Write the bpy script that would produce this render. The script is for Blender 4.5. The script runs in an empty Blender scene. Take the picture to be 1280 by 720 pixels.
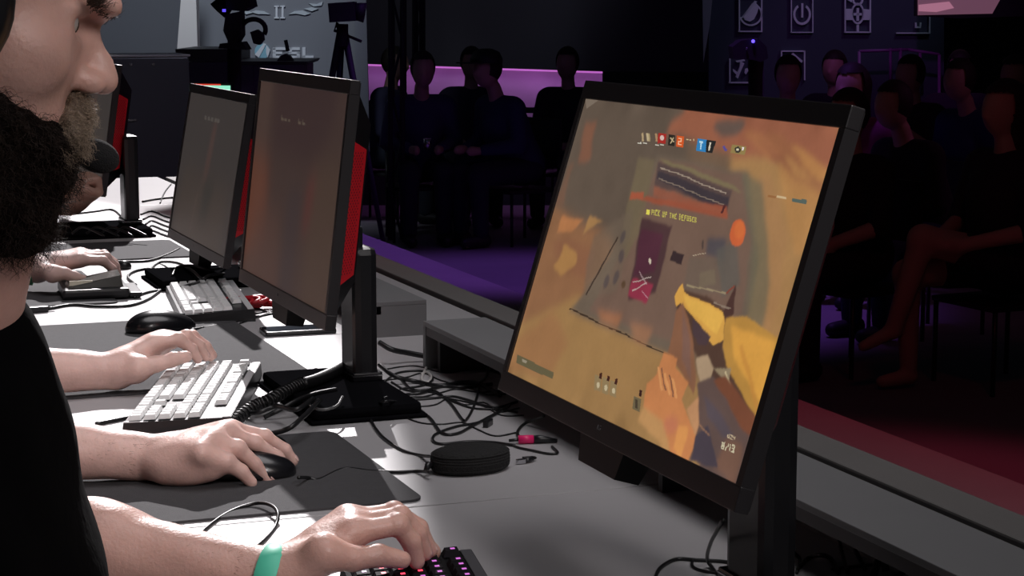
import bpy, bmesh, math, random
import numpy as np
from mathutils import Vector, Matrix, Euler
random.seed(4); RNG=np.random.default_rng(7)
R_=math.radians
scene=bpy.context.scene
COL=scene.collection
# ------------------------------------------------------------------ camera
ZT=0.77                                   # table top height
CF=2480.0; YAW=R_(20.6); PIT=R_(8.15)
CPOS=np.array([0,0,ZT+0.58])
cF=np.array([math.sin(YAW)*math.cos(PIT),math.cos(YAW)*math.cos(PIT),-math.sin(PIT)])
cR=np.array([math.cos(YAW),-math.sin(YAW),0.0]); cU=np.cross(cR,cF)
cam=bpy.data.cameras.new('camera'); co=bpy.data.objects.new('camera',cam); COL.objects.link(co)
co.matrix_world=Matrix(((cR[0],cU[0],-cF[0],CPOS[0]),(cR[1],cU[1],-cF[1],CPOS[1]),(cR[2],cU[2],-cF[2],CPOS[2]),(0,0,0,1)))
cam.sensor_width=36; cam.lens=36*CF/1280; cam.clip_start=0.05; cam.clip_end=100
scene.camera=co
# ------------------------------------------------------------------ world, exposure
w=bpy.data.worlds.new('hall'); scene.world=w; w.use_nodes=True
w.node_tree.nodes['Background'].inputs[0].default_value=(0.30,0.32,0.42,1)
w.node_tree.nodes['Background'].inputs[1].default_value=0.016
scene.view_settings.view_transform='Standard'; scene.view_settings.look='None'
scene.view_settings.exposure=0; scene.view_settings.gamma=1; scene.view_settings.use_curve_mapping=False
# ------------------------------------------------------------------ lights
def aim(o,loc,tgt):
    o.location=loc; o.rotation_euler=(Vector(tgt)-Vector(loc)).to_track_quat('-Z','Y').to_euler()
def spot(name,loc,tgt,e,colr,ang,blend=.15,size=.1):
    l=bpy.data.lights.new(name,'SPOT'); l.energy=e; l.color=colr; l.spot_size=R_(ang); l.spot_blend=blend; l.shadow_soft_size=size
    o=bpy.data.objects.new(name,l); COL.objects.link(o); aim(o,loc,tgt); return o
def area(name,loc,tgt,e,colr,sx,sy):
    l=bpy.data.lights.new(name,'AREA'); l.shape='RECTANGLE'; l.size=sx; l.size_y=sy; l.energy=e; l.color=colr
    o=bpy.data.objects.new(name,l); COL.objects.link(o); aim(o,loc,tgt); return o
KEYP=(2.6,11.0,6.0)
spot('key_spot',KEYP,(-2.5,3.5,ZT),5600,(1,.95,.96),2*19.0,.02,.05)
spot('far_key_spot',(2.9,11.4,6.0),(0.62,6.35,ZT),4200,(1,.95,.96),11,.15,.05)
spot('table_fill',(1.2,2.0,5.2),(0.5,3.0,.77),430,(1,.96,.98),50,.35,1.8)
spot('arm_fill',(1.0,-.5,2.5),(0.36,2.45,.8),150,(1,.93,.92),26,.8,.4)
spot('face_fill',(1.6,-.6,2.5),(0.15,1.45,1.25),34,(1,.93,.92),26,.5,.4)
spot('red_stage_spot',(6.5,3.0,5.5),(3.0,4.9,0),360,(1,.09,.18),36,.5,.2)
spot('violet_floor_spot',(4.3,9.6,5.5),(4.15,10.3,-.3),560,(.33,.11,.85),44,.5,.2)
spot('banner_wash',(2.2,11.4,4.0),(2.9,14.3,1.4),300,(.78,.86,1),48,.8,.3)
spot('fascia_wash',(5.6,11.3,4.2),(5.5,14.9,2.0),55,(.8,.8,1),34,.8,.3)
spot('panel_wash',(8.2,11.2,4.2),(7.7,14.0,1.5),55,(.6,.68,1),46,.8,.3)
spot('audience_red',(3.4,4.2,3.6),(5.3,8.2,.3),10,(1,.10,.13),60,.8,.2)
spot('audience_pink',(8.5,7.0,2.8),(5.4,9.5,.8),22,(1,.25,.75),50,.8,.2)
spot('audience_blue',(3.0,9.0,3.2),(4.7,12.8,.6),10,(.25,.22,1),60,.8,.2)

# ------------------------------------------------------------------ pixel -> place helpers (frame 1280x720)
def ray(x,y): return cF+cR*(x-640)/CF-cU*(y-360)/CF
def onz(x,y,z=ZT):
    r=ray(x,y); return CPOS+r*(z-CPOS[2])/r[2]
def ony(x,y,Y):
    r=ray(x,y); return CPOS+r*Y/r[1]
def atd(x,y,d): return CPOS+ray(x,y)*d
# ------------------------------------------------------------------ materials
MATS={}
def mat(name,col,rough=.5,metal=0,emit=None,es=1,noise=0,nscale=40,bump=0,bscale=200,sss=0,spec=.5,coat=0,trans=0):
    if name in MATS: return MATS[name]
    m=bpy.data.materials.new(name); m.use_nodes=True; nt=m.node_tree; b=nt.nodes['Principled BSDF']
    b.inputs['Base Color'].default_value=(*col,1); b.inputs['Roughness'].default_value=rough; b.inputs['Metallic'].default_value=metal
    b.inputs['Specular IOR Level'].default_value=spec; b.inputs['Coat Weight'].default_value=coat
    if sss: b.inputs['Subsurface Weight'].default_value=sss; b.inputs['Subsurface Radius'].default_value=(1,.35,.2); b.inputs['Subsurface Scale'].default_value=.006
    if emit: b.inputs['Emission Color'].default_value=(*emit,1); b.inputs['Emission Strength'].default_value=es
    tc=nt.nodes.new('ShaderNodeTexCoord')
    if noise:
        n=nt.nodes.new('ShaderNodeTexNoise'); n.inputs['Scale'].default_value=nscale; n.inputs['Detail'].default_value=5
        mx=nt.nodes.new('ShaderNodeMix'); mx.data_type='RGBA'
        mx.inputs[6].default_value=(*[c*(1-noise) for c in col],1); mx.inputs[7].default_value=(*[min(1,c*(1+noise)) for c in col],1)
        nt.links.new(tc.outputs['Object'],n.inputs['Vector']); nt.links.new(n.outputs['Fac'],mx.inputs[0]); nt.links.new(mx.outputs[2],b.inputs['Base Color'])
    if bump:
        n2=nt.nodes.new('ShaderNodeTexNoise'); n2.inputs['Scale'].default_value=bscale; n2.inputs['Detail'].default_value=4
        bp=nt.nodes.new('ShaderNodeBump'); bp.inputs['Strength'].default_value=bump; bp.inputs['Distance'].default_value=.002
        nt.links.new(tc.outputs['Object'],n2.inputs['Vector']); nt.links.new(n2.outputs['Fac'],bp.inputs['Height']); nt.links.new(bp.outputs['Normal'],b.inputs['Normal'])
    MATS[name]=m; return m
def vcmat(name,emit=0,rough=.4,spec=.5):
    m=bpy.data.materials.new(name); m.use_nodes=True; nt=m.node_tree; b=nt.nodes['Principled BSDF']
    a=nt.nodes.new('ShaderNodeAttribute'); a.attribute_name='col'
    b.inputs['Roughness'].default_value=rough; b.inputs['Specular IOR Level'].default_value=spec
    if emit:
        b.inputs['Base Color'].default_value=(.01,.01,.01,1)
        nt.links.new(a.outputs['Color'],b.inputs['Emission Color']); b.inputs['Emission Strength'].default_value=emit
    else: nt.links.new(a.outputs['Color'],b.inputs['Base Color'])
    return m
skin_m=mat('skin_light',(.74,.48,.42),.45,noise=.16,nscale=55,bump=.25,bscale=260,sss=.12)
skin_f=mat('skin_face',(.62,.37,.31),.42,noise=.18,nscale=40,bump=.3,bscale=300,sss=.12)
black_pl=mat('black_plastic',(.012,.012,.014),.32)
black_mt=mat('black_matte',(.010,.010,.011),.6)
gloss_bk=mat('black_gloss',(.008,.008,.010),.25,coat=.2)
bezel_m=mat('bezel_plastic',(.022,.020,.022),.38)
cable_m=mat('cable_rubber',(.010,.010,.011),.38)
table_m=mat('table_laminate',(.43,.42,.43),.42,noise=.05,nscale=9,bump=.04,bscale=500,spec=.35)
riser_m=mat('riser_laminate',(.20,.20,.205),.5,noise=.05,nscale=10)
pad_m=mat('cloth_pad',(.070,.069,.073),.85,noise=.12,nscale=90,bump=.4,bscale=900,spec=.2)
red_m=mat('red_plastic',(.88,.02,.035),.4)
shirt_m=mat('black_cotton',(.003,.003,.0035),.95,noise=.3,nscale=30,bump=.6,bscale=60,spec=.04)
dark_m=mat('dark_fabric',(.02,.018,.022),.9,noise=.3,nscale=12)
base_m=mat('base_plastic',(.006,.006,.007),.8,spec=.0)
chrome_m=mat('chrome',(.6,.6,.62),.25,1)
# ------------------------------------------------------------------ object helpers
def link(name,me,m,parent=None,loc=None):
    o=bpy.data.objects.new(name,me); COL.objects.link(o)
    if m is not None:
        for mm in (m if isinstance(m,(list,tuple)) else [m]): me.materials.append(mm)
    if parent: o.parent=parent
    if loc is not None: o.location=loc
    return o
def tag(o,label=None,cat=None,group=None,kind=None):
    if label: o['label']=label
    if cat: o['category']=cat
    if group: o['group']=group
    if kind: o['kind']=kind
    return o
def thing(name,label,cat,loc=(0,0,0),rz=0,group=None,rot=None):
    o=bpy.data.objects.new(name,None); COL.objects.link(o); o.empty_display_size=.05
    o.location=loc; o.rotation_euler=rot if rot else (0,0,rz)
    return tag(o,label,cat,group)
class MB:
    def __init__(s): s.v=[]; s.f=[]; s.mi=[]; s.sm=[]
    def add(s,v,f,mi=0,sm=False):
        o=len(s.v); s.v+= [tuple(map(float,p)) for p in v]; s.f+=[tuple(o+i for i in q) for q in f]; s.mi+=[mi]*len(f); s.sm+=[sm]*len(f); return s
    def box(s,a,b,bev=0,mi=0,M=None):
        if bev<=0:
            v=[(x,y,z) for z in(a[2],b[2]) for y in(a[1],b[1]) for x in(a[0],b[0])]
            f=[(0,2,3,1),(4,5,7,6),(0,1,5,4),(2,6,7,3),(0,4,6,2),(1,3,7,5)]
        else:
            v=[];
            for z in (0,1):
                pass
            bm=bmesh.new(); bmesh.ops.create_cube(bm,size=1)
            for q in bm.verts: q.co=Vector([(a[i]+b[i])/2+q.co[i]*(b[i]-a[i]) for i in range(3)])
            bev=min(bev,.45*min(abs(b[i]-a[i]) for i in range(3)))
            bmesh.ops.bevel(bm,geom=bm.edges[:],offset=bev,segments=2,profile=.6,affect='EDGES')
            bm.verts.index_update(); v=[q.co[:] for q in bm.verts]; f=[[q.index for q in F.verts] for F in bm.faces]; bm.free()
        if M is not None: v=[(M@Vector(p))[:] for p in v]
        return s.add(v,f,mi)
    def hexa(s,b,t,mi=0):      # b,t : 4 points each (bottom ccw, top ccw)
        return s.add(list(b)+list(t),[(3,2,1,0),(4,5,6,7),(0,1,5,4),(1,2,6,5),(2,3,7,6),(3,0,4,7)],mi)
    def prism(s,poly,z0,z1,mi=0,M=None):
        n=len(poly); v=[(x,y,z0) for x,y in poly]+[(x,y,z1) for x,y in poly]
        if M is not None: v=[(M@Vector(p))[:] for p in v]
        f=[tuple(range(n-1,-1,-1)),tuple(range(n,2*n))]+[(i,(i+1)%n,n+(i+1)%n,n+i) for i in range(n)]
        return s.add(v,f,mi)
    def tube(s,pts,r,n=8,mi=0,cap=True):
        P=np.array(pts,float); m=len(P); rr=np.full(m,r) if np.isscalar(r) else np.array(r,float)
        T=np.gradient(P,axis=0); T/=np.linalg.norm(T,axis=1)[:,None]+1e-12
        up=np.array([0,0,1.]) if abs(T[0][2])<.9 else np.array([1.,0,0])
        A=np.cross(T[0],up); A/=np.linalg.norm(A); v=[]
        for i in range(m):
            A=A-T[i]*A.dot(T[i]); A/=np.linalg.norm(A)+1e-12; B=np.cross(T[i],A)
            for k in range(n):
                t=2*math.pi*k/n; v.append(P[i]+rr[i]*(A*math.cos(t)+B*math.sin(t)))
        f=[(i*n+k,i*n+(k+1)%n,(i+1)*n+(k+1)%n,(i+1)*n+k) for i in range(m-1) for k in range(n)]
        if cap: f+=[tuple(range(n-1,-1,-1)),tuple((m-1)*n+k for k in range(n))]
        return s.add(v,f,mi,True)
    def lathe(s,prof,c=(0,0,0),n=24,mi=0,M=None,sy=1):
        v=[];m=len(prof)
        for r,z in prof:
            for k in range(n):
                t=2*math.pi*k/n; v.append((c[0]+r*math.cos(t),c[1]+r*math.sin(t)*sy,c[2]+z))
        if M is not None: v=[(M@Vector(p))[:] for p in v]
        f=[(i*n+k,i*n+(k+1)%n,(i+1)*n+(k+1)%n,(i+1)*n+k) for i in range(m-1) for k in range(n)]
        f+=[tuple(range(n-1,-1,-1)),tuple((m-1)*n+k for k in range(n))]
        return s.add(v,f,mi,True)
    def ell(s,c,r,nu=16,nv=10,mi=0,M=None):
        pr=[(math.sin(math.pi*i/nv)*1.0,-math.cos(math.pi*i/nv)) for i in range(1,nv)]
        v=[]
        for a,z in pr:
            for k in range(nu):
                t=2*math.pi*k/nu; v.append((c[0]+r[0]*a*math.cos(t),c[1]+r[1]*a*math.sin(t),c[2]+r[2]*z))
        v+=[(c[0],c[1],c[2]-r[2]),(c[0],c[1],c[2]+r[2])]
        if M is not None: v=[(M@Vector(p))[:] for p in v]
        m=nv-1; f=[(i*nu+k,i*nu+(k+1)%nu,(i+1)*nu+(k+1)%nu,(i+1)*nu+k) for i in range(m-1) for k in range(nu)]
        f+=[(m*nu,(k+1)%nu,k) for k in range(nu)]+[(m*nu+1,(m-1)*nu+k,(m-1)*nu+(k+1)%nu) for k in range(nu)]
        return s.add(v,f,mi,True)
    def mesh(s,name):
        me=bpy.data.meshes.new(name); me.from_pydata(s.v,[],s.f); me.polygons.foreach_set('material_index',s.mi); me.polygons.foreach_set('use_smooth',s.sm); me.validate(); me.update(); return me
    def build(s,name,m,parent=None,loc=None): return link(name,s.mesh(name),m,parent,loc)
def spline(pts,k=6):
    P=[np.array(p,float) for p in pts]; P=[2*P[0]-P[1]]+P+[2*P[-1]-P[-2]]; out=[]
    for i in range(1,len(P)-2):
        a,b,c,d=P[i-1:i+3]
        for j in range(k):
            t=j/k; out.append(.5*((2*b)+(-a+c)*t+(2*a-5*b+4*c-d)*t*t+(-a+3*b-3*c+d)*t**3))
    out.append(P[-2]); return out
# ------------------------------------------------------------------ signed distance sculpting (continuous organic meshes)
def P_cap(a,b,ra,rb,k=.012,sub=False): return ('c',np.array(a,float),np.array(b,float),ra,rb,k,sub)
def P_ell(c,r,k=.012,sub=False,rot=None):
    return ('e',np.array(c,float),np.array(r,float),None if rot is None else np.array(Euler(rot).to_matrix()),0,k,sub)
def sdf_eval(prims,X):
    d=None
    for (t,a,b,ra,rb,k,sub) in prims:
        if t=='c':
            ba=b-a; L=max(ba.dot(ba),1e-12); h=np.clip(((X-a)@ba)/L,0,1)
            q=np.linalg.norm(X-a-h[:,None]*ba,axis=1)-(ra+(rb-ra)*h)
        else:
            Y=X-a
            if ra is not None: Y=Y@ra
            k0=np.linalg.norm(Y/b,axis=1); k1=np.linalg.norm(Y/(b*b),axis=1)
            q=np.where(k1>1e-9,k0*(k0-1)/np.maximum(k1,1e-9),-b.min())
        if d is None: d=q; continue
        if sub:
            q=-q; h=np.clip(.5-.5*(q-d)/k,0,1) ; h=1-h
            d=d*(1-h)+q*h+k*h*(1-h)
        else:
            h=np.clip(.5+.5*(q-d)/k,0,1); d=q*(1-h)+d*h-k*h*(1-h)
    return d
def bounds(prims,pad):
    lo=np.full(3,1e9); hi=-lo
    for (t,a,b,ra,rb,k,sub) in prims:
        if sub: continue
        if t=='c': lo=np.minimum(lo,np.minimum(a-ra,b-rb)); hi=np.maximum(hi,np.maximum(a+ra,b+rb))
        else: m=b.max() if ra is not None else b; lo=np.minimum(lo,a-m); hi=np.maximum(hi,a+m)
    return lo-pad,hi+pad
def sculpt(prims,res,clip=None,disp=None,B=16):
    """surface nets over sparse blocks -> verts, quads"""
    lo,hi=bounds(prims,res*2+.004); N=np.ceil((hi-lo)/res).astype(int)+1
    fn=lambda X: sdf_eval(prims,X)+(disp(X) if disp else 0)
    nb=np.ceil(N/B).astype(int)
    bi=np.stack(np.meshgrid(*[np.arange(n) for n in nb],indexing='ij'),-1).reshape(-1,3)
    cen=lo+(bi*B+B/2)*res; dc=fn(cen); bi=bi[np.abs(dc)<res*B*.95+.012]
    g=np.stack(np.meshgrid(*[np.arange(B+1)]*3,indexing='ij'),-1).reshape(-1,3)
    S=4096; KX,KY,KZ=S*S,S,1
    keys=[];pos=[];quads=[]
    for b in bi:
        o=b*B; V=fn(lo+(g+o)*res).reshape(B+1,B+1,B+1)
        ins=V<0
        if ins.all() or not ins.any(): continue
        cnt=np.zeros((B,B,B)); acc=np.zeros((B,B,B,3)); I=np.stack(np.meshgrid(*[np.arange(B)]*3,indexing='ij'),-1)
        for ax in range(3):
            o1,o2=[q for q in range(3) if q!=ax]
            for d1 in (0,1):
                for d2 in (0,1):
                    s0=[0,0,0]; s0[o1]=d1; s0[o2]=d2; s1=list(s0); s1[ax]+=1
                    a=V[s0[0]:s0[0]+B,s0[1]:s0[1]+B,s0[2]:s0[2]+B]; c=V[s1[0]:s1[0]+B,s1[1]:s1[1]+B,s1[2]:s1[2]+B]
                    cr=(a<0)!=(c<0); t=np.where(cr,a/np.where(cr,a-c,1),0)
                    p=np.array(s0)+np.zeros((B,B,B,3)); p[...,ax]+=t
                    acc+=p*cr[...,None]; cnt+=cr
        m=cnt>0; cell=I[m]+o
        keys.append((cell+1)@np.array([KX,KY,KZ])); pos.append(lo+(cell+acc[m]/cnt[m][:,None])*res)
        for ax in range(3):
            sl0=[slice(0,B)]*3; sl1=[slice(0,B)]*3; sl1[ax]=slice(1,B+1)
            a=ins[tuple(sl0)]; c=ins[tuple(sl1)]; 
            for flip,mm in ((False,a&~c),(True,~a&c)):
                e=np.argwhere(mm)+o
                if not len(e): continue
                o1,o2=(ax+1)%3,(ax+2)%3
                u=np.zeros(3,int);u[o1]=1; v=np.zeros(3,int);v[o2]=1
                q=np.stack([e-u-v,e-v,e,e-u],1)
                if flip: q=q[:,::-1]
                quads.append((q+1)@np.array([KX,KY,KZ]))
    keys=np.concatenate(keys); pos=np.concatenate(pos); quads=np.concatenate(quads)
    ok=(quads>0).all(1); srt=np.argsort(keys); ks=keys[srt]; ix=np.searchsorted(ks,quads); ix=np.clip(ix,0,len(ks)-1)
    ok&=(ks[ix]==quads).all(1); F=srt[ix][ok]
    if clip is not None:
        keep=clip(pos); F=F[keep[F].all(1)]; used=np.unique(F); mp=np.full(len(pos),-1); mp[used]=np.arange(len(used)); pos=pos[used]; F=mp[F]
    return pos,F
def join_parts(parts):
    V=[];F=[];o=0
    for v,f in parts: V.append(v); F.append(f+o); o+=len(v)
    return np.concatenate(V),np.concatenate(F)
def sdf_mesh(name,vf):
    v,f=vf; me=bpy.data.meshes.new(name); me.vertices.add(len(v)); me.vertices.foreach_set('co',v.astype(np.float32).ravel())
    me.loops.add(f.size); me.loops.foreach_set('vertex_index',f.astype(np.int32).ravel())
    me.polygons.add(len(f)); me.polygons.foreach_set('loop_start',np.arange(0,f.size,4,dtype=np.int32)); me.polygons.foreach_set('loop_total',np.full(len(f),4,dtype=np.int32))
    me.update(calc_edges=True); me.polygons.foreach_set('use_smooth',np.ones(len(f),bool)); me.validate(); return me
# ================================================================== SETTING
def struct(name,mb,m,parent=None):
    o=mb.build(name,m,parent)
    if parent is None: o['kind']='structure'
    return o
floor_m=mat('stage_vinyl',(.30,.27,.28),.55,noise=.15,nscale=3)
arena_m=mat('arena_carpet',(.20,.18,.20),.8,noise=.2,nscale=2)
wall_m=mat('wall_dark',(.05,.05,.057),.9,noise=.15,nscale=1)
struct('floor',MB().box((-3,-1,-.3),(3.29,13.2,0)),floor_m)
struct('floor',MB().box((-6,-2,-.4),(14,19,-.3)),arena_m)
struct('wall_back',MB().box((-6,18.6,-.3),(14,18.8,7)),wall_m)
struct('wall_right',MB().box((13.8,-2,-.3),(14,18.6,7)),wall_m)
struct('wall_left',MB().box((-6.2,-2,-.3),(-6,18.6,7)),wall_m)
# ================================================================== LONG TABLE
tb=thing('competition_table','long pale grey laminate table the players sit along, cables lying on it','table',(0,0,0))
ys=[1.0,2.148,3.36,4.56,5.76,6.7]
for a,b in zip(ys[:-1],ys[1:]):
    MB().box((.27,a+.0016,ZT-.03),(1.235,b-.0016,ZT),.0015).build('tabletop_panel',table_m,tb)
groove_m=mat('channel_dark',(.03,.03,.033),.6)
MB().box((1.2352,1.0,ZT-.03),(1.262,6.7,ZT-.014)).build('cable_channel',groove_m,tb)
MB().box((1.262,1.0,ZT-.05),(1.33,6.7,ZT-.001),.003).build('back_rim',mat('rim_grey',(.17,.16,.155),.6,noise=.08,nscale=8),tb)
MB().box((1.315,1.0,.0),(1.327,6.7,ZT-.05)).build('back_panel',groove_m,tb)
for yy in (1.05,2.7,4.4,6.1):
    MB().box((.50,yy,0),(1.25,yy+.04,ZT-.03)).build('leg',black_mt,tb)
# risers along the back of the table
def riser(y0,y1,x0,x1,zt,label,open_front=True):
    t=thing('desk_riser',label,'shelf',((x0+x1)/2,(y0+y1)/2,ZT)); cx,cy=(x0+x1)/2,(y0+y1)/2
    L=lambda a,b: ((a[0]-cx,a[1]-cy,a[2]-ZT),(b[0]-cx,b[1]-cy,b[2]-ZT))
    MB().box(*L((x0,y0,zt-.008),(x1+.078,y1,zt)),.0012).build('top_board',riser_m,t)
    MB().box(*L((x1+.066,y0,ZT),(x1+.078,y1,zt-.008))).build('back_board',riser_m,t)
    MB().box(*L((x0,y1-.012,ZT),(x1+.066,y1,zt-.008))).build('end_board',riser_m,t)
    if not open_front: 
        MB().box(*L((x0,y0,ZT),(x1+.066,y0+.012,zt-.008))).build('end_board',riser_m,t)
    MB().box(*L((x0+.001,y0,zt-.022),(x0+.009,y1-.012,zt-.0081))).build('front_lip',mat('lip_dark',(.06,.055,.058),.5),t)
    n=max(1,int((y1-y0)/.62))
    for i in range(n+1):
        yy=y1-.05-i*(y1-y0-.07)/n
        if yy>y0: MB().box(*L((x0+.012,yy,ZT),(x1+.065,yy+.012,zt-.0082))).build('divider',groove_m,t)
    return t
riser(1.25,2.992,.972,1.0,.847,'grey cable riser on the table behind the large lit monitor, open front full of cables')
riser(3.297,4.75,.985,1.0,.833,'low closed grey riser box on the table beyond the middle monitor stand',False)
# ================================================================== MONITORS
def mon(label,y0,y1,xb,xt,zb,zt,colc,coltop,logo='LG',screen=None,topb=.020,botb=.022,sideb=.010,redx=True,base=(-.135,.035,-.225,.10),bump=True):
    yc=(y0+y1)/2; bx=colc[0]; by=colc[1]
    t=thing('gaming_monitor',label,'monitor',(bx,by,ZT))
    H=math.hypot(xt-xb,zt-zb); hx,hz=(xt-xb)/H,(zt-zb)/H; W=y1-y0
    # local panel frame: w along world Y, h up the screen, d away from player
    M=Matrix(((0,hx,hz,xb-bx),(1,0,0,y0-by),(0,hz,-hx,zb-ZT),(0,0,0,1)))
    T=lambda w,h,d: (M@Vector((w,h,d)))[:]
    th=.014
    b=MB()
    def bar(w0,w1,h0,h1,d0=0,d1=th,mb=b,mi=0,bev=.0012): mb.box((w0,h0,d0),(w1,h1,d1),bev,mi,M)
    bar(0,W,0,botb); bar(0,W,H-topb,H); bar(0,sideb,botb,H-topb,bev=0); bar(W-sideb,W,botb,H-topb,bev=0)
    b.box((.003,.003,th*.6),(W-.003,H-.003,th+.002),0,0,M)
    b.build('bezel',bezel_m,t)
    # back shell, tapered
    s=MB(); a0,a1=.004,.062
    s.hexa([T(.012,.02,th),T(W-.012,.02,th),T(W-.012,H-.012,th),T(.012,H-.012,th)],
           [T(.09,.06,a1),T(W-.09,.06,a1),T(W-.09,H-.06,a1),T(.09,H-.06,a1)])
    s.build('back_shell',black_pl,t)
    # red perforated side panels on the back
    for sd in (0,1):
        X=lambda w: w if sd==0 else W-w
        def strip(w0,d0,w1,d1,h0,h1,c,mb):
            q=[T(X(w0),h0,d0),T(X(w1),h0+c,d1),T(X(w1),h1-c,d1),T(X(w0),h1,d0)]
            r=[T(X(w0+.004),h0,d0-.0015),T(X(w1+.004),h0+c,d1-.0015),T(X(w1+.004),h1-c,d1-.0015),T(X(w0+.004),h1,d0-.0015)]
            mb.hexa(q,r) if sd==0 else mb.hexa(q[::-1],r[::-1])
        rp=MB(); strip(.006,th+.001,.058,.05,.062,.262,.012,rp); rp.build('vented_panel',red_m if redx else mat('red_in_shade',(.06,.002,.004),.4),t)  # near monitor's panel: shade and faint red reflection put into the colour
        hm=MB()
        for i in range(44):
            for j in range(4):
                f=(j+.55+(i%2)*.5)/5.4; w_=.006+.052*f; d_=th+.001+(.05-th-.001)*f; h_=.078+i*.0039
                c=Vector(T(X(w_),h_,d_)); 
                e1=(Vector(T(X(w_+.00075),h_,d_+.0005))-c); e2=Vector(T(X(w_),h_+.0013,d_))-c
                nn=(Vector(T(X(w_-.00057),h_,d_+.00082))-c).normalized()*.0006
                hm.add([c+nn+e1*2*math.cos(k*math.pi/3)+e2*math.sin(k*math.pi/3) for k in range(6)],[tuple(range(6))])
        tag(hm.build('vent_hole',groove_m,t),kind='stuff')
    # control box under the bezel
    if bump:
        q=MB(); q.hexa([T(W*.42,-.026,.004),T(W*.575,-.026,.004),T(W*.575,-.026,.030),T(W*.42,-.026,.030)],
               [T(W*.405,.001,.002),T(W*.59,.001,.002),T(W*.59,.001,.034),T(W*.405,.001,.034)]); q.build('control_box',black_mt,t)
    # neck and column
    nk=MB(); zc=coltop-.045
    px,py,pz=T(W/2,max(.10,min(H-.08,(zc-zb)/hz)),a1-.006)
    nk.hexa([(px,py-.035,pz-.03),(px+.03,py-.035,pz-.03),(px+.03,py+.035,pz-.03),(px,py+.035,pz-.03)],
            [(px,py-.035,pz+.03),(px+.03,py-.035,pz+.03),(px+.03,py+.035,pz+.03),(px,py+.035,pz+.03)])
    dx=.019; L=MB().box((min(px,-dx),-.03,pz-.025),(max(px+.02,0),.03,pz+.025),.006); L.build('neck',black_pl,t)
    nk=None
    zt_=coltop-ZT
    c=MB(); c.box((-dx,-.040,.014),(dx,.040,zt_),.011); c.build('stand_column',black_pl,t)
    q=base; bb=MB(); bb.box((q[0],q[2],0),(q[1],q[3],.006),.003); bb.box((q[0]+.006,q[2]+.006,.0058),(q[1]-.006,q[3]-.006,.022),.007); bb.build('stand_base',base_m,t)
    cl=MB(); cl.box((-dx-.004,-.046,.0215),(dx+.004,.046,.036),.003); cl.build('column_collar',gloss_bk,t)
    cl=MB(); cl.box((-dx-.0045,-.0465,.0300),(dx+.0045,.0465,.0315),.0); cl.build('chrome_strip',chrome_m,t)
    # screen
    sw0,sw1,sh0,sh1=sideb,W-sideb,botb,H-topb
    g=sg=screen(sw1-sw0,sh1-sh0) # returns mesh in 0..1 uv space
    me,sm=g
    for v in me.vertices:
        u,vv,_=v.co; v.co=Vector(T(W-sideb-u*(sw1-sw0) if False else sw1-u*(sw1-sw0),sh0+vv*(sh1-sh0),.0025))
    me.update(); so=link('screen',me,sm,t)
    if logo: letters(logo,.007,T(W/2+.008,.0125,-.0004),M,t)
    return t
def letters(txt,size,pos,M,parent,name='logo',m=None,ext=.0002,flip=True):
    cu=bpy.data.curves.new('txt','FONT'); cu.body=txt; cu.size=size; cu.extrude=ext; cu.align_x='CENTER'; cu.align_y='CENTER'
    o=bpy.data.objects.new('txt',cu); COL.objects.link(o); dg=bpy.context.evaluated_depsgraph_get(); me=bpy.data.meshes.new_from_object(o.evaluated_get(dg))
    bpy.data.objects.remove(o); bpy.data.curves.remove(cu)
    ax=Vector((M[0][0],M[1][0],M[2][0])); ay=Vector((M[0][1],M[1][1],M[2][1])); az=ax.cross(ay)
    if flip: ax=-ax
    p=Vector(pos)
    for v in me.vertices: v.co=p+ax*v.co.x+ay*v.co.y+az*v.co.z*(1)
    me.update(); me.materials.clear()
    return link(name,me,m or mat('logo_grey',(.12,.12,.125),.4),parent)
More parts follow.
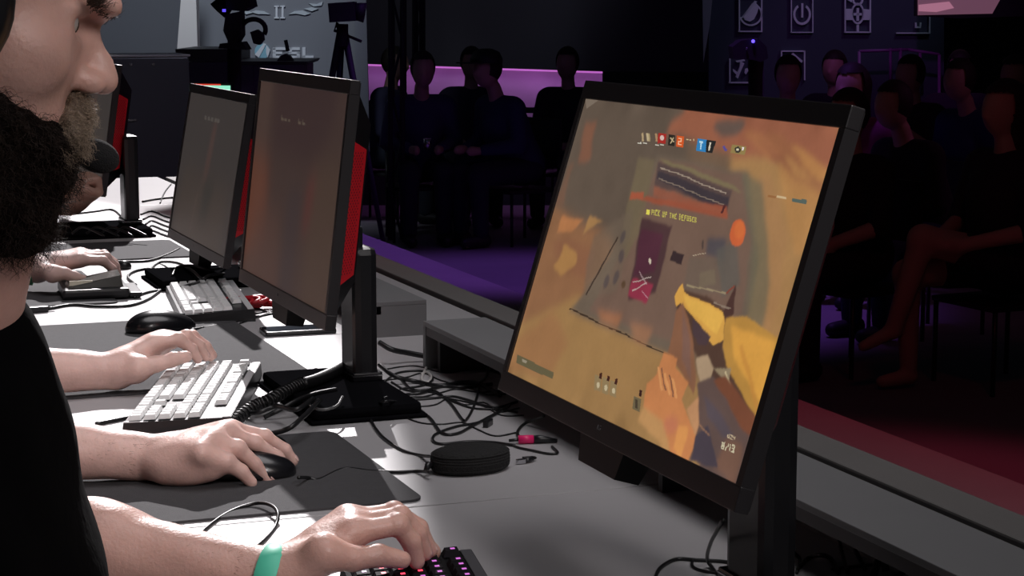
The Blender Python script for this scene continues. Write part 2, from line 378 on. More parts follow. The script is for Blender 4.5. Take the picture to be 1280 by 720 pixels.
# ------------------------------------------------------------------ pictures shown on the screens (colour per small cell)
def lin(c): c=np.array(c,float)/255; return np.where(c<=.04045,c/12.92,((c+.055)/1.055)**2.4)
def blur(m,s):
    if s<=0: return m
    r=int(max(1,round(3*s))); k=np.exp(-.5*(np.arange(-r,r+1)/s)**2); k/=k.sum()
    p=np.pad(m,((r,r),(0,0)),'edge'); m=sum(k[i]*p[i:i+m.shape[0]] for i in range(2*r+1))
    p=np.pad(m,((0,0),(r,r)),'edge'); return sum(k[i]*p[:,i:i+m.shape[1]] for i in range(2*r+1))
class Canvas:
    """u runs from the player's left to right, v up; paint in any quad's own coordinates through a homography"""
    def __init__(s,nx,ny,quad,base):
        s.nx,s.ny=nx,ny; s.img=np.zeros((ny,nx,3))+lin(base)
        U,V=np.meshgrid((np.arange(nx)+.5)/nx,(np.arange(ny)+.5)/ny)
        A=[];B=[]
        for (u,v),(x,y) in zip([(0,1),(1,1),(1,0),(0,0)],quad):
            A.append([u,v,1,0,0,0,-u*x,-v*x]); B.append(x); A.append([0,0,0,u,v,1,-u*y,-v*y]); B.append(y)
        h=np.linalg.solve(np.array(A,float),np.array(B,float)); D=h[6]*U+h[7]*V+1
        s.X=(h[0]*U+h[1]*V+h[2])/D; s.Y=(h[3]*U+h[4]*V+h[5])/D; s.keep=(s.X,s.Y)
    def noise(s,sg,seed): g=np.random.default_rng(seed).normal(size=s.X.shape); g=blur(g,sg); return g/g.std()
    def warp(s,amp,sg):
        s.X=s.keep[0]+amp*s.noise(sg,1)+amp*.4*s.noise(sg/3,3); s.Y=s.keep[1]+amp*s.noise(sg,2)+amp*.4*s.noise(sg/3,4)
    def unwarp(s): s.X,s.Y=s.keep
    def poly(s,pts,col,soft=0,a=1):
        x,y=s.X,s.Y; ins=np.zeros(x.shape,bool); n=len(pts)
        for i in range(n):
            (x0,y0),(x1,y1)=pts[i],pts[(i+1)%n]
            if y0==y1: continue
            c=((y0>y)!=(y1>y))&(x<(x1-x0)*(y-y0)/(y1-y0)+x0); ins^=c
        m=blur(ins.astype(float),soft)[...,None]*a; s.img=s.img*(1-m)+lin(col)*m
    def line(s,p,q,wd,col,soft=0,a=1):
        dx,dy=q[0]-p[0],q[1]-p[1]; L=math.hypot(dx,dy); nx,ny=-dy/L*wd/2,dx/L*wd/2
        s.poly([(p[0]+nx,p[1]+ny),(q[0]+nx,q[1]+ny),(q[0]-nx,q[1]-ny),(p[0]-nx,p[1]-ny)],col,soft,a)
    def ell(s,c,rx,ry,col,soft=0,a=1,rot=0):
        t=np.linspace(0,2*math.pi,20)[:-1]; ca,sa=math.cos(rot),math.sin(rot)
        s.poly([(c[0]+rx*math.cos(k)*ca-ry*math.sin(k)*sa,c[1]+rx*math.cos(k)*sa+ry*math.sin(k)*ca) for k in t],col,soft,a)
    def mesh(s,m):
        nx,ny=s.nx,s.ny; gx,gy=np.meshgrid(np.arange(nx+1)/nx,np.arange(ny+1)/ny); v=np.stack([gx,gy,gx*0],-1).reshape(-1,3)
        i=np.arange(ny)[:,None]*(nx+1)+np.arange(nx)[None]; f=np.stack([i,i+nx+1,i+nx+2,i+1],-1).reshape(-1,4)
        me=sdf_mesh('screen',(v,f)); me.polygons.foreach_set('use_smooth',np.zeros(len(f),bool))
        at=me.color_attributes.new('col','FLOAT_COLOR','CORNER'); c=np.ones((nx*ny,4,4),np.float32); c[:,:,:3]=s.img.reshape(-1,1,3)
        at.data.foreach_set('color',c.ravel()); return me,m
FONT={'P':["111","101","111","100","100"],'I':["1","1","1","1","1"],'C':["111","100","100","100","111"],'K':["101","110","100","110","101"],'U':["101","101","101","101","111"],
'T':["111","010","010","010","010"],'H':["101","101","111","101","101"],'E':["111","100","110","100","111"],'D':["110","101","101","101","110"],'F':["111","100","110","100","100"],'S':["111","100","111","001","111"],
'R':["111","101","110","101","101"],' ':["00"]*5,'8':["111","101","111","101","111"],'/':["001","001","010","100","100"],'1':["1","1","1","1","1"],'2':["111","001","111","100","111"],'3':["111","001","111","001","111"],'0':["111","101","101","101","111"]}
def ptext(cv,txt,p,ex,ey,col,a=1,soft=.3):
    """dot lettering: p start (top left), ex vector per dot across, ey vector per dot down"""
    x=0
    for ch in txt:
        g=FONT[ch]
        for r,row in enumerate(g):
            for c,b in enumerate(row):
                if b=='1':
                    q=[(p[0]+ex[0]*(x+c+i)+ey[0]*(r+j),p[1]+ex[1]*(x+c+i)+ey[1]*(r+j)) for i,j in((0,0),(1,0),(1,1),(0,1))]; cv.poly(q,col,0,a)
        x+=len(g[0])+1
SCR=vcmat('screen_glow',.88,.35,.3); SCRD=vcmat('screen_glow_dim',.62,.4,.2)
def game_screen(w,h):
    c=Canvas(560,315,[(730,120),(1050,150),(920,622),(637,478)],(118,92,70)); P=c.poly; c.warp(1.8,12)
    P([(700,90),(860,100),(850,330),(640,330),(650,250)],(100,84,70),6)
    P([(915,130),(1070,130),(1070,300),(900,620),(870,560),(925,390),(905,250)],(172,126,70),5)
    P([(860,110),(1060,130),(1060,190),(1020,215),(960,190),(920,190),(860,170),(830,165)],(158,92,62),4)
    P([(950,160),(975,160),(1035,235),(1028,262),(990,235)],(158,98,58),3,.8)
    P([(985,175),(1010,185),(1035,215),(1020,222)],(190,130,62),2.5,.8); P([(975,190),(1005,205),(1012,222),(990,215)],(186,130,66),2.5,.7)
    P([(925,160),(945,160),(975,190),(955,195)],(176,112,62),3,.7); P([(940,165),(970,185),(1010,240),(990,232)],(150,88,58),2.5,.6)
    c.ell((908,150),18,14,(104,84,74),3); 
    P([(942,215),(960,215),(985,290),(978,330),(930,560),(905,560),(955,330)],(172,124,72),3)
    P([(968,200),(1040,250),(1025,330),(995,320)],(188,132,66),3,.8)
    # left and bottom lighter ground
    P([(660,300),(690,262),(760,300),(790,400),(760,470),(640,480),(640,400)],(148,100,62),6)
    P([(690,310),(705,305),(745,320),(735,360),(700,345)],(140,88,60),4,.6)
    P([(640,420),(720,380),(860,460),(900,560),(880,620),(630,490)],(164,122,66),5)
    P([(640,440),(690,400),(710,440),(690,485),(640,480)],(160,108,62),5,.8)
    P([(730,150),(745,148),(735,200),(718,205)],(140,88,62),3,.8); P([(700,210),(712,205),(700,260),(690,260)],(128,86,62),3,.6)
    P([(700,275),(728,278),(712,295),(696,298)],(186,118,62),1.8); P([(735,272),(750,282),(728,298)],(168,122,66),1.5)
    P([(705,311),(718,325),(718,340),(700,352),(690,340)],(178,126,62),2)
    # metal frame panels in the middle
    c.warp(.7,10)
    P([(818,190),(932,212),(945,330),(930,420),(840,455),(712,400),(770,310),(795,250)],(112,95,78),3)
    P([(822,196),(924,215),(935,300),(925,400),(850,440),(735,398),(790,290)],(120,92,76),2)
    P([(925,210),(950,225),(960,360),(950,420),(930,430),(938,300)],(112,104,80),3,.8)
    P([(822,195),(912,228),(925,240),(830,205)],(128,112,78),1)
    P([(795,195),(815,198),(800,290),(780,330),(775,300)],(118,102,74),2,.8)
    P([(820,200),(912,236),(906,262),(815,232)],(92,72,68),1.2); P([(820,212),(908,246),(905,268),(818,222)],(66,56,62),1)
    c.line((822,208),(905,240),1.8,(170,150,130),.3,.8); c.line((820,222),(902,256),1.6,(150,130,110),.3,.7)
    P([(806,246),(905,258),(906,275),(800,252)],(160,78,48),1.2); P([(788,240),(803,243),(802,252),(786,250)],(172,82,48),1)
    P([(815,232),(900,262),(899,268),(814,246)],(158,84,56),1.5,.8)
    c.line((903,256),(899,268),2.5,(90,40,40),.3)
    P([(740,300),(792,262),(785,300),(770,370),(740,380),(728,370)],(116,98,80),3,.6)
    P([(800,275),(838,285),(818,372),(783,384)],(80,52,54),1.5); P([(800,290),(828,296),(816,345),(790,352)],(84,40,56),1.5); P([(790,354),(815,362),(806,387),(783,378)],(150,38,66),1.2)
    c.line((790,360),(812,352),1.5,(190,170,160),.3,.8); c.line((796,345),(806,362),1.5,(170,140,140),.3,.7); c.line((789,372),(806,360),1.5,(200,180,170),.3,.7)
    c.ell((810,331),1.6,4,(205,190,165),.4); c.line((800,372),(808,380),1.2,(200,150,160),.3,.6)
    P([(840,318),(852,322),(849,335),(835,330)],(58,42,44),.6)
    P([(882,300),(905,300),(903,330),(880,322)],(84,76,80),2.5); P([(858,325),(900,325),(905,372),(850,372)],(110,92,78),2,.8)
    P([(893,315),(918,300),(922,360),(900,378)],(98,92,84),2,.8); P([(872,345),(892,340),(892,360),(870,366)],(126,110,84),1,.5)
    c.line((862,324),(880,320),1,(190,170,140),.3,.7); c.ell((876,310),1.5,6,(70,58,56),.6,.8); 
    c.ell((919,292),9.5,18,(214,92,24),.7,1,.08); c.ell((921,288),6,12,(226,108,24),1.5,.8)
    for x,y in ((775,325),(768,352),(757,358),(777,300)): c.ell((x,y),3,9,(84,72,72),1.2,.8,.25)
    c.line((731,378),(770,300),1.7,(70,54,44),.3); c.line((712,396),(838,456),2.0,(70,52,38),.3); c.ell((778,362),2.5,5,(96,70,48),.8)
    P([(745,395),(775,402),(770,420),(750,410)],(176,108,62),3.5,.7); P([(785,410),(815,420),(805,440),(790,435)],(170,112,72),3.5,.7)
    # rifle, gloves and sleeve of the player's view
    P([(842,372),(850,368),(880,376),(912,400),(902,430),(900,445),(960,520),(940,560),(880,470),(845,420)],(86,60,48),1.2)
    P([(845,366),(850,360),(853,372),(900,395),(906,402),(902,432),(888,440),(870,412),(848,385),(843,390),(840,378)],(222,160,44),.6)
    P([(852,374),(905,400),(893,425),(860,398)],(234,176,48),1); P([(862,405),(886,428),(880,440),(870,440),(862,425)],(78,58,62),.8)
    P([(902,398),(918,358),(915,400),(905,412)],(80,52,46),.8); c.line((855,362),(905,372),2,(170,150,110),.5,.7); c.line((906,372),(916,362),2,(140,60,40),.4); c.line((890,385),(912,392),2.5,(150,130,110),.4,.7)
    P([(906,405),(930,402),(972,432),(944,545),(905,465),(900,440)],(190,136,40),1); P([(912,415),(968,435),(948,520),(915,455)],(226,158,34),2)
    c.line((925,440),(945,530),5,(200,128,30),1.5,.6)
    P([(843,395),(852,385),(862,430),(868,480),(864,505),(845,470),(832,450),(838,420)],(140,92,62),1); P([(850,390),(858,430),(862,490),(850,460)],(128,92,80),1.5,.8)
    P([(828,450),(845,458),(842,470),(858,490),(848,512),(855,530),(870,560),(862,592),(845,588),(815,548),(803,520),(808,490),(820,480)],(206,126,62),1)
    for a,b in (((822,470),(826,500)),((830,478),(834,505)),((838,484),(842,510))): c.line(a,b,2.6,(226,150,78),.5)
    for a,b in (((826,472),(830,500)),((835,480),(838,508))): c.line(a,b,1.4,(130,84,58),.4)
    P([(803,520),(826,540),(840,590),(815,560),(795,540)],(196,142,78),2); P([(845,545),(858,548),(850,590),(840,575)],(226,148,62),1.5,.9); c.ell((836,545),9,12,(196,108,76),3,.7)
    P([(868,458),(882,452),(890,470),(885,492),(872,490)],(176,146,112),1); P([(872,505),(900,505),(880,550),(868,560),(855,525)],(196,138,88),1.2)
    P([(890,470),(912,470),(908,492),(898,480)],(150,130,98),.8); c.line((905,474),(910,494),2.5,(206,186,140),.4,.8)
    P([(868,490),(890,480),(935,545),(960,560),(925,625),(900,615),(862,590),(872,545)],(98,76,70),1.2)
    P([(890,485),(905,480),(948,545),(945,575),(925,550)],(124,70,44),1.2); P([(905,560),(925,570),(918,620),(890,600)],(124,86,66),2.5,.8); P([(868,562),(882,545),(895,600),(864,592)],(72,62,72),1)
    P([(876,505),(898,530),(915,560),(900,560),(882,535)],(84,74,84),1.5,.8); c.line((872,545),(884,560),2,(170,120,80),.6,.6)
    c.img*=(1+.035*c.noise(10,8)+.012*c.noise(1.5,9))[...,None].clip(.8,1.2)
    # on-screen marks
    c.unwarp(); c.img=c.img*.86+.14*c.img.mean(-1,keepdims=True)
    P([(648,456),(693,478),(691,487),(647,467)],(100,92,66),.4)
    P([(654,461),(660,464),(659,467),(654,465)],(150,140,120),.3)
    for i in range(3): 
        x,y=742+i*9.5,490+i*3.6
        P([(x+1,y-10),(x+9,y-7),(x+8,y+13),(x,y+10)],(146,124,88),.3); P([(x+7,y-12),(x+10,y-11),(x+9,y-4),(x+6,y-5)],(66,34,28),.2); c.ell((x+5,y+4),2,4,(196,180,146),.3)
    P([(791,508),(800,512),(798,528),(789,524)],(110,98,72),.3); P([(798,500),(801,501),(800,509),(797,508)],(56,30,26),.2); c.line((794,512),(794,524),3,(60,48,40),.3,.8)
    for i,(x,cc) in enumerate(((800,(196,170,130)),(808,(180,160,120)),(817,(190,150,110)),(806,(210,190,150)))): c.line((x,163),(x+1,174),2.4,cc,.4,.8)
    P([(820,162),(830,163),(829,177),(819,176)],(170,46,40),.3); c.ell((824.5,169),2.4,3.5,(220,190,180),.3)
    P([(833,164),(841,165),(840,180),(832,179)],(46,42,36),.3); c.line((835,168),(839,174),1.6,(200,180,140),.2); c.line((839,168),(835,176),1.2,(200,180,140),.2)
    P([(843,165),(852,166),(851,181),(842,180)],(214,90,40),.3); ptext(c,'2',(845,168),(1.4,.1),(-.15,2),(250,190,150))
    P([(869,169),(880,170),(879,186),(867,184)],(52,132,190),.3); ptext(c,'T',(871,172),(1.6,.15),(-.15,2.2),(190,225,240))
    P([(880,170),(892,172),(887,187),(879,186)],(40,40,40),.3); c.line((885,173),(883,184),2,(220,210,190),.2)
    for x in (855,859,863): c.line((x,170),(x+2,171),1.6,(210,190,150),.2)
    c.line((901,178),(905,184),3,(90,80,150),.4); P([(912,175),(930,178),(928,189),(910,186)],(150,130,80),.4); c.ell((919,182),4,4,(60,56,50),.3); c.ell((919,182),1.6,2,(220,210,180),.2); c.line((926,178),(925,183),2,(240,230,230),.2)
    for x in (794,801,816,822): c.line((x,176+(x>810)*2),(x+5,176.5+(x>810)*2),1.6,(210,205,190),.2)
    P([(806,263),(810,264),(809,271),(805,270)],(226,214,90),.2)
    ptext(c,'PICK UP THE DEFUSER',(812,263),(.80,.135),(-.1,1.5),(200,190,90),.9)
    c.line((957,243),(967,244),3,(150,100,60),.3,.8); c.line((968,243),(980,245),3,(214,190,150),.3,.8)
    P([(988,244),(1006,247),(1005,253),(987,249)],(70,98,96),.3,.9)
    ptext(c,'8/13',(900,566),(1.25,.35),(-.3,2.0),(200,190,160)); ptext(c,'023',(907,556),(.9,.25),(-.2,1.1),(190,170,140))
    P([(729,119),(746,121),(731,133)],(140,126,112),.3,.6)
    return c.mesh(SCR)
def dim_screen(seed,warm):
    def fn(w,h):
        q=[(0,0),(100,0),(100,60),(0,60)]
        b=(74,58,54) if warm else (70,64,62)
        c=Canvas(128,72,q,b); P=c.poly
        if warm:
            P([(0,0),(15,0),(15,60),(0,60)],(84,66,60),3); P([(0,22),(20,24),(24,48),(0,56)],(112,68,52),5,.8)
            P([(20,0),(90,0),(80,22),(25,20)],(66,50,50),4,.8); P([(70,20),(100,18),(100,60),(72,60)],(84,66,56),5,.8); P([(48,30),(62,30),(60,60),(46,60)],(66,56,58),3,.6)
            P([(68,26),(76,24),(72,40),(66,42)],(104,52,50),3,.6)
            for x in (30,34,38,50,55): c.line((x,10),(x+3,10.5),1,(120,108,92),.4,.5)
            P([(10,40),(40,38),(44,60),(8,60)],(92,66,58),4,.6)
        else:
            P([(50,10),(56,10),(52,36),(44,36)],(94,70,64),2,.6); P([(10,30),(90,34),(90,60),(5,60)],(78,68,62),5,.7); P([(50,34),(66,34),(60,52),(48,50)],(58,58,56),3,.6)
            for x in (32,38,44,50,55): c.line((x,9),(x+4,9.4),1.2,(106,100,94),.4,.6)
            c.line((40,40),(36,58),1.5,(96,80,74),.6,.6)
        return c.mesh(SCRD)
    return fn
mon('large near black monitor with orange game picture, tilted back at right of the table',1.418,1.980,.727,.8285,.9375,1.269,(.873,1.645),1.06,screen=game_screen,redx=False,base=(-.15,.04,-.22,.035))
mon('middle black monitor with dim brown picture and bright red vented back edge',2.60,3.128,.7035,.7445,.9065,1.2485,(.823,2.845),.992,screen=dim_screen(1,True))
mon('smaller-looking third monitor, dim grey picture, top edge lit green and white behind it',3.825,4.40,.8295,.890,.834,1.1755,(.955,4.10),.99,screen=dim_screen(2,False),base=(-.22,.035,-.11,.11))
mon('farthest monitor behind the microphone, only its red edge and stand showing',5.02,5.58,.78,.83,.87,1.20,(.866,5.09),1.02,screen=dim_screen(3,False),base=(-.20,.04,-.14,.10))
# ================================================================== MOUSE PADS
def pad(label,x0,y0,x1,y1,name='mouse_pad'):
    t=MB(); r=.018; pts=[]
    for cx,cy,a in ((x1-r,y1-r,0),(x0+r,y1-r,90),(x0+r,y0+r,180),(x1-r,y0+r,270)):
        for k in range(6):
            q=R_(a+k*18); pts.append((cx+r*math.cos(q)-(x0+x1)/2,cy+r*math.sin(q)-(y0+y1)/2))
    t.prism(pts,0,.003); o=t.build(name,pad_m,None,((x0+x1)/2,(y0+y1)/2,ZT+.0004)); tag(o,label,'mouse pad','mouse pads on the table'); return o
pad('dark mouse pad under the right hand that holds the mouse, nearest of the pads',.300,2.168,.705,2.570)
pad('grey mouse pad under the white-lit keyboard and the idle black mouse',.30,2.93,.79,3.62)
pad('small grey pad under the black keypad at far left',.36,3.86,.63,4.36)
pad('grey pad lying before the farthest monitor stand',.56,4.52,.92,4.86)
# ================================================================== KEYBOARDS
def keycap_mesh(w_,m,h=.0065,leg=None):
    b=MB(); a=w_/2-.0008; t=a-.0022; y=.0087; ty=.0062
    b.hexa([(-a,-y,0),(a,-y,0),(a,y,0),(-a,y,0)],[(-t,-ty+.0006,h),(t,-ty+.0006,h),(t,ty+.0012,h),(-t,ty+.0012,h)])
    me=b.mesh('key'); me.materials.append(m)
    if leg is not None:
        bm=bmesh.new(); bm.from_mesh(me)
        me.materials.append(leg); z=h+.0001
        vs=[bm.verts.new(p) for p in ((-.0028,-.0002,z),(.0028,-.0002,z),(.0028,.0044,z),(-.0028,.0044,z))]; f=bm.faces.new(vs); f.material_index=1
        bm.to_mesh(me); bm.free()
    return me
ROWS=[ # (row y index, list of widths, gaps as negative)
 (5.35,[1,-1,1,1,1,1,-.5,1,1,1,1,-.5,1,1,1,1]),(4,[1]*13+[2]),(3,[1.5]+[1]*12+[1.5]),(2,[1.75]+[1]*11+[2.25]),(1,[2.25]+[1]*10+[2.75]),(0,[1.25,1.25,1.25,6.25,1.25,1.25,1.25,1.25])]
def keyboard(label,x,y,rz,case_m,key_m,leg,strip_m,L=.44,D=.138,under=None,nav=True,top_m=None,tilt=3,z0=.0):
    t=thing('keyboard',label,'keyboard',(x,y,ZT+z0),0,'keyboards on the long table'); t.rotation_euler=(R_(tilt)*0,0,rz)
    tl=math.tan(R_(tilt)); zf=lambda yy:.016+(yy+D/2)*tl
    b=MB(); b.hexa([(-L/2,-D/2,.001),(L/2,-D/2,.001),(L/2,D/2,.001),(-L/2,D/2,.001)],[(-L/2+.002,-D/2+.002,zf(-D/2)),(L/2-.002,-D/2+.002,zf(-D/2)),(L/2-.002,D/2-.002,zf(D/2)),(-L/2+.002,D/2-.002,zf(D/2))])
    b.build('case',case_m,t)
    if strip_m:
        s=MB(); y0=D/2-.014; s.hexa([(-L/2+.004,y0,zf(y0)-.001),(L/2-.004,y0,zf(y0)-.001),(L/2-.004,D/2-.003,zf(D/2)-.001),(-L/2+.004,D/2-.003,zf(D/2)-.001)],[(-L/2+.004,y0,zf(y0)+.0012),(L/2-.004,y0,zf(y0)+.0012),(L/2-.004,D/2-.003,zf(D/2)+.001),(-L/2+.004,D/2-.003,zf(D/2)+.001)])
        s.build('top_strip',strip_m,t)
        s=MB(); s.box((L/2-.006,-D/2+.002,.014),(L/2-.002,y0-.004,.0178)); s.build('side_trim',strip_m,t)
    if under:
        s=MB(); y0=-D/2+.03;y1=D/2-.045; s.hexa([(-L/2+.035,y0,zf(y0)-.001),(-L/2+.11,y0,zf(y0)-.001),(-L/2+.11,y1,zf(y1)-.001),(-L/2+.035,y1,zf(y1)-.001)],[(-L/2+.035,y0,zf(y0)+.0006),(-L/2+.11,y0,zf(y0)+.0006),(-L/2+.11,y1,zf(y1)+.0006),(-L/2+.035,y1,zf(y1)+.0006)])
        s.build('backlight',under,t)
    U=.0186*(L/.44); cache={}
    y00=-D/2+.016; sy=(D-.016-.026)/5.35
    def key(cx,cy,w_,red=False):
        kk=(round(w_,2),red)
        if kk not in cache: cache[kk]=keycap_mesh(w_*U,key_m,leg=(leg[1] if red else leg[0]) if leg else None)
        o=link('key',cache[kk],None,t,(cx,cy,zf(cy)+.0015)); o.rotation_euler=(R_(tilt),0,0)
    for r,ws in ROWS:
        cx=-L/2+.010; cy=y00+r*sy
        for w_ in ws:
            if w_<0: cx+=-w_*U; continue
            key(cx+w_*U/2,cy,w_,leg is not None and (r in (1,2,3)) and .03<cx+L/2<.09); cx+=w_*U
    x0=-L/2+.010+15*U+.006
    for r in (5.35,4,3):
        for i in range(3): key(x0+(i+.5)*U,y00+r*sy,1)
    key(x0+1.5*U,y00+sy,1)
    for i in range(3): key(x0+(i+.5)*U,y00,1)
    x1=x0+3*U+.006
    if x1+4*U<L/2+.004:
        for r in (4,3,2,1,0):
            for i in range(4): key(x1+(i+.5)*U,y00+r*sy,1)
    return t
kb_black=mat('keycap_black',(.010,.009,.012),.7,spec=.12)
case_bk=mat('case_black',(.008,.008,.009),.8,spec=.1)
kb_glare=mat('keycap_glare',(.86,.86,.86),.3)  # white glare on the keys is put into the cap colour
purp=mat('legend_violet',(.1,.02,.1),.5,emit=(.75,.20,.75),es=.9); redl=mat('legend_red',(.1,0,0),.5,emit=(1,.05,.10),es=2.2)
under_r=mat('backlight_red',(.05,0,0),.5,emit=(1,.02,.03),es=.45)
strip=mat('strip_pale',(.72,.71,.72),.35)
def near(x): return x
keyboard('black keyboard glowing red and violet under the hand with the mint wristband',.556,1.672,R_(-100),case_bk,kb_black,(purp,redl),mat('strip_dark',(.10,.10,.11),.3),under=under_r)
keyboard('glare-whitened keyboard with silver edge strip under the middle left hand',.572,2.832,R_(-109),black_pl,kb_glare,None,strip,L=.42,D=.150)
keyboard('glare-whitened keyboard crossed by cables, in front of the third monitor',.785,3.755,R_(-97),black_pl,kb_glare,None,strip,L=.40)
# ================================================================== MICE
def mouse(label,x,y,rz,z=ZT+.0036):
    t=thing('computer_mouse',label,'mouse',(x,y,z),rz,'computer mice')
    pr=[P_ell((-.012,0,.006),(.052,.033,.031),.01),P_ell((.025,0,.004),(.040,.029,.022),.02)]
    me=sdf_mesh('shell',sculpt(pr,.0025,disp=lambda X: np.maximum(0,-(X[:,2]))*1.0+np.where(X[:,2]<.0005,.004,0)))
    v=np.zeros(len(me.vertices)*3); me.vertices.foreach_get('co',v); v=v.reshape(-1,3); v[:,2]=np.maximum(v[:,2],0); me.vertices.foreach_set('co',v.ravel()); me.update()
    link('shell',me,gloss_bk,t)
    MB().box((.018,-.0006,.012),(.046,.0006,.0275)).build('button_gap',groove_m,t)
    b=MB(); M=Matrix.Translation((.036,0,.020))@Matrix.Rotation(R_(90),4,'X'); b.lathe([(.0005,-.003),(.008,-.003),(.0085,0),(.008,.003),(.0005,.003)],n=14,M=M); b.build('scroll_wheel',black_mt,t)
    return t
mouse('black mouse under the nearest whole right hand',.532,2.358,R_(-16))
mouse('idle glossy black mouse lying alone beyond the middle left hand',.642,3.49,R_(8))
# ================================================================== PEOPLE AT THE TABLE
def arr(p): return np.array(p,float)
def hand_prims(elbow,wrist,fingers,thumb,rf=.0088,re=.043,rw=.027,palm=None):
    E_,W_=arr(elbow),arr(wrist); m=E_+(W_-E_)*.35
    pr=[P_cap(E_,m,re,re*1.02,.02),P_cap(m,W_,re*1.02,rw,.03)]
    mc=[arr(f[0]) for f in fingers]; n=len(mc)
    cen=sum(mc)/n
    for i,q in enumerate(mc):
        base=W_+(q-cen)*.45+(cen-W_)*.12
        pr.append(P_cap(base,q,.0165,.0125,.022))
    for i in range(n-1): pr.append(P_cap((mc[i]+mc[i+1])/2*.6+W_*.4,(mc[i]+mc[i+1])/2,.015,.0105,.012))
    for f in fingers:
        f=[arr(q) for q in f]; s=1.0 if f is not fingers[-1] else .92
        r=[rf*1.14*s,rf*1.02*s,rf*.93*s,rf*.80*s]
        for a in range(3):
            pr.append(P_cap(f[a],f[a+1],r[a],r[a+1]*(1.03 if a<2 else 1),.0035 if a else .009))
        pr.append(P_ell(f[1],(r[1]*1.10,)*3,.004))
    T=[arr(q) for q in thumb]
    pr+= [P_cap(W_*.75+T[0]*.25,T[0],.016,.0165,.02),P_cap(T[0],T[1],.0165,.0125,.012),P_cap(T[1],T[2],.0120,.0108,.005),P_cap(T[2],T[3],.0108,.0085,.004)]
    return pr
def nails(fingers,cam_hint,parent,rf=.0088,m=None):
    m=m or mat('nail',(.75,.50,.46),.25)
    for f in fingers:
        a,b=arr(f[2]),arr(f[3]); d=(b-a)/np.linalg.norm(b-a); up=arr(cam_hint); up=up-d*up.dot(d); up/=np.linalg.norm(up); sd=np.cross(d,up)
        c=b-d*.001+up*rf*.70
        M=Matrix(((d[0],sd[0],up[0],c[0]),(d[1],sd[1],up[1],c[1]),(d[2],sd[2],up[2],c[2]),(0,0,0,1)))
        MB().ell((0,0,0),(.0056,.0045,.0016),10,6,0,M).build('fingernail',m,parent)
def skin_noise(amp=.0006,s=90):
    ph=RNG.uniform(0,6,9)
    def f(X):
        return amp*(np.sin(X[:,0]*s+ph[0]+2*np.sin(X[:,1]*s*.6+ph[1]))*np.sin(X[:,1]*s*1.1+ph[2])+.5*np.sin(X[:,2]*s*1.7+ph[3]+X[:,0]*s))
    return f
HIDE='people playing at the long table'
# ---- second player: right hand on the mouse, left hand on the pale keyboard
p2=thing('person','second player, bare forearms on the table, one hand on the mouse','person',(0,2.65,0))
def sub(parent,o): o.parent=parent; o.location=Vector(o.location)-parent.location; return o
def px(y,*pts): return [ony(a,b,y) for a,b in pts]
idx=px(2.372,(289,537),(331,546),(356,562),(366,576)); mid_=px(2.350,(279,541),(319,553),(346,571),(360,588))
ring=px(2.326,(263,552),(297,560),(319,580),(336,600)); pin=px(2.304,(250,566),(284,576),(302,589),(314,603))
th=[ony(240,560,2.385),ony(275,565,2.40),ony(305,575,2.405),ony(325,585,2.40)]
W2=ony(205,573,2.37); E2=arr((.15,2.44,.835))
R2=hand_prims(E2,W2,[idx,mid_,ring,pin],th,re=.040)+[P_ell(ony(240,581,2.335),(.040,.018,.018),.025),P_cap(ony(212,582,2.345),ony(262,585,2.320),.014,.013,.025)]
l_i=px(2.962,(192,431),(224,424),(240,436),(247,449)); l_m=px(2.982,(200,426),(233,421),(250,432),(257,446)); l_r=px(3.002,(206,424),(240,421),(257,433),(263,446)); l_p=px(3.02,(210,426),(240,424),(258,434),(266,444))
lth=px(2.925,(172,462),(196,455),(216,449),(233,446))
WL=ony(142,464,2.95); EL=arr((.19,2.93,.83))
L2=hand_prims(EL,WL,[l_i,l_m,l_r,l_p],lth,re=.040,rf=.0092)
tor=lambda x,y: [P_ell((x-.06,y,.98),(.13,.19,.24),.05),P_ell((x-.10,y,.70),(.17,.19,.22),.08),P_cap((x-.04,y-.17,1.12),(x-.04,y+.17,1.12),.065,.065,.06),P_cap((x-.02,y,1.12),(x+.02,y,1.26),.06,.055,.03),P_ell((x+.05,y,1.36),(.10,.078,.125),.02),P_ell((x+.148,y,1.345),(.020,.012,.022),.01),P_cap((x+.135,y-.03,1.385),(x+.135,y+.03,1.385),.010,.010,.01),P_cap((x+.137,y-.018,1.30),(x+.137,y+.018,1.30),.008,.008,.008),P_cap((x-.1,y-.1,.6),(x+.36,y-.13,.57),.09,.065,.04),P_cap((x-.1,y+.1,.6),(x+.36,y+.13,.57),.09,.065,.04),P_cap((x+.36,y-.13,.57),(x+.34,y-.13,.10),.062,.045,.03),P_cap((x+.36,y+.13,.57),(x+.34,y+.13,.10),.062,.045,.03),P_cap((x+.32,y-.13,.045),(x+.46,y-.13,.04),.042,.036,.03),P_cap((x+.32,y+.13,.045),(x+.46,y+.13,.04),.042,.036,.03)]
def body_for(x,y,arms,noise=True):
    parts=[sculpt(tor(x,y)+[P_cap((x-.04,y-.19,1.10),arms[0][0],.05,.042,.03),P_cap((x-.04,y+.19,1.10),arms[1][0],.05,.042,.03)],.009)]
    for e,p in arms: parts.append(sculpt(p,.0022,disp=skin_noise()))
    return join_parts(parts)
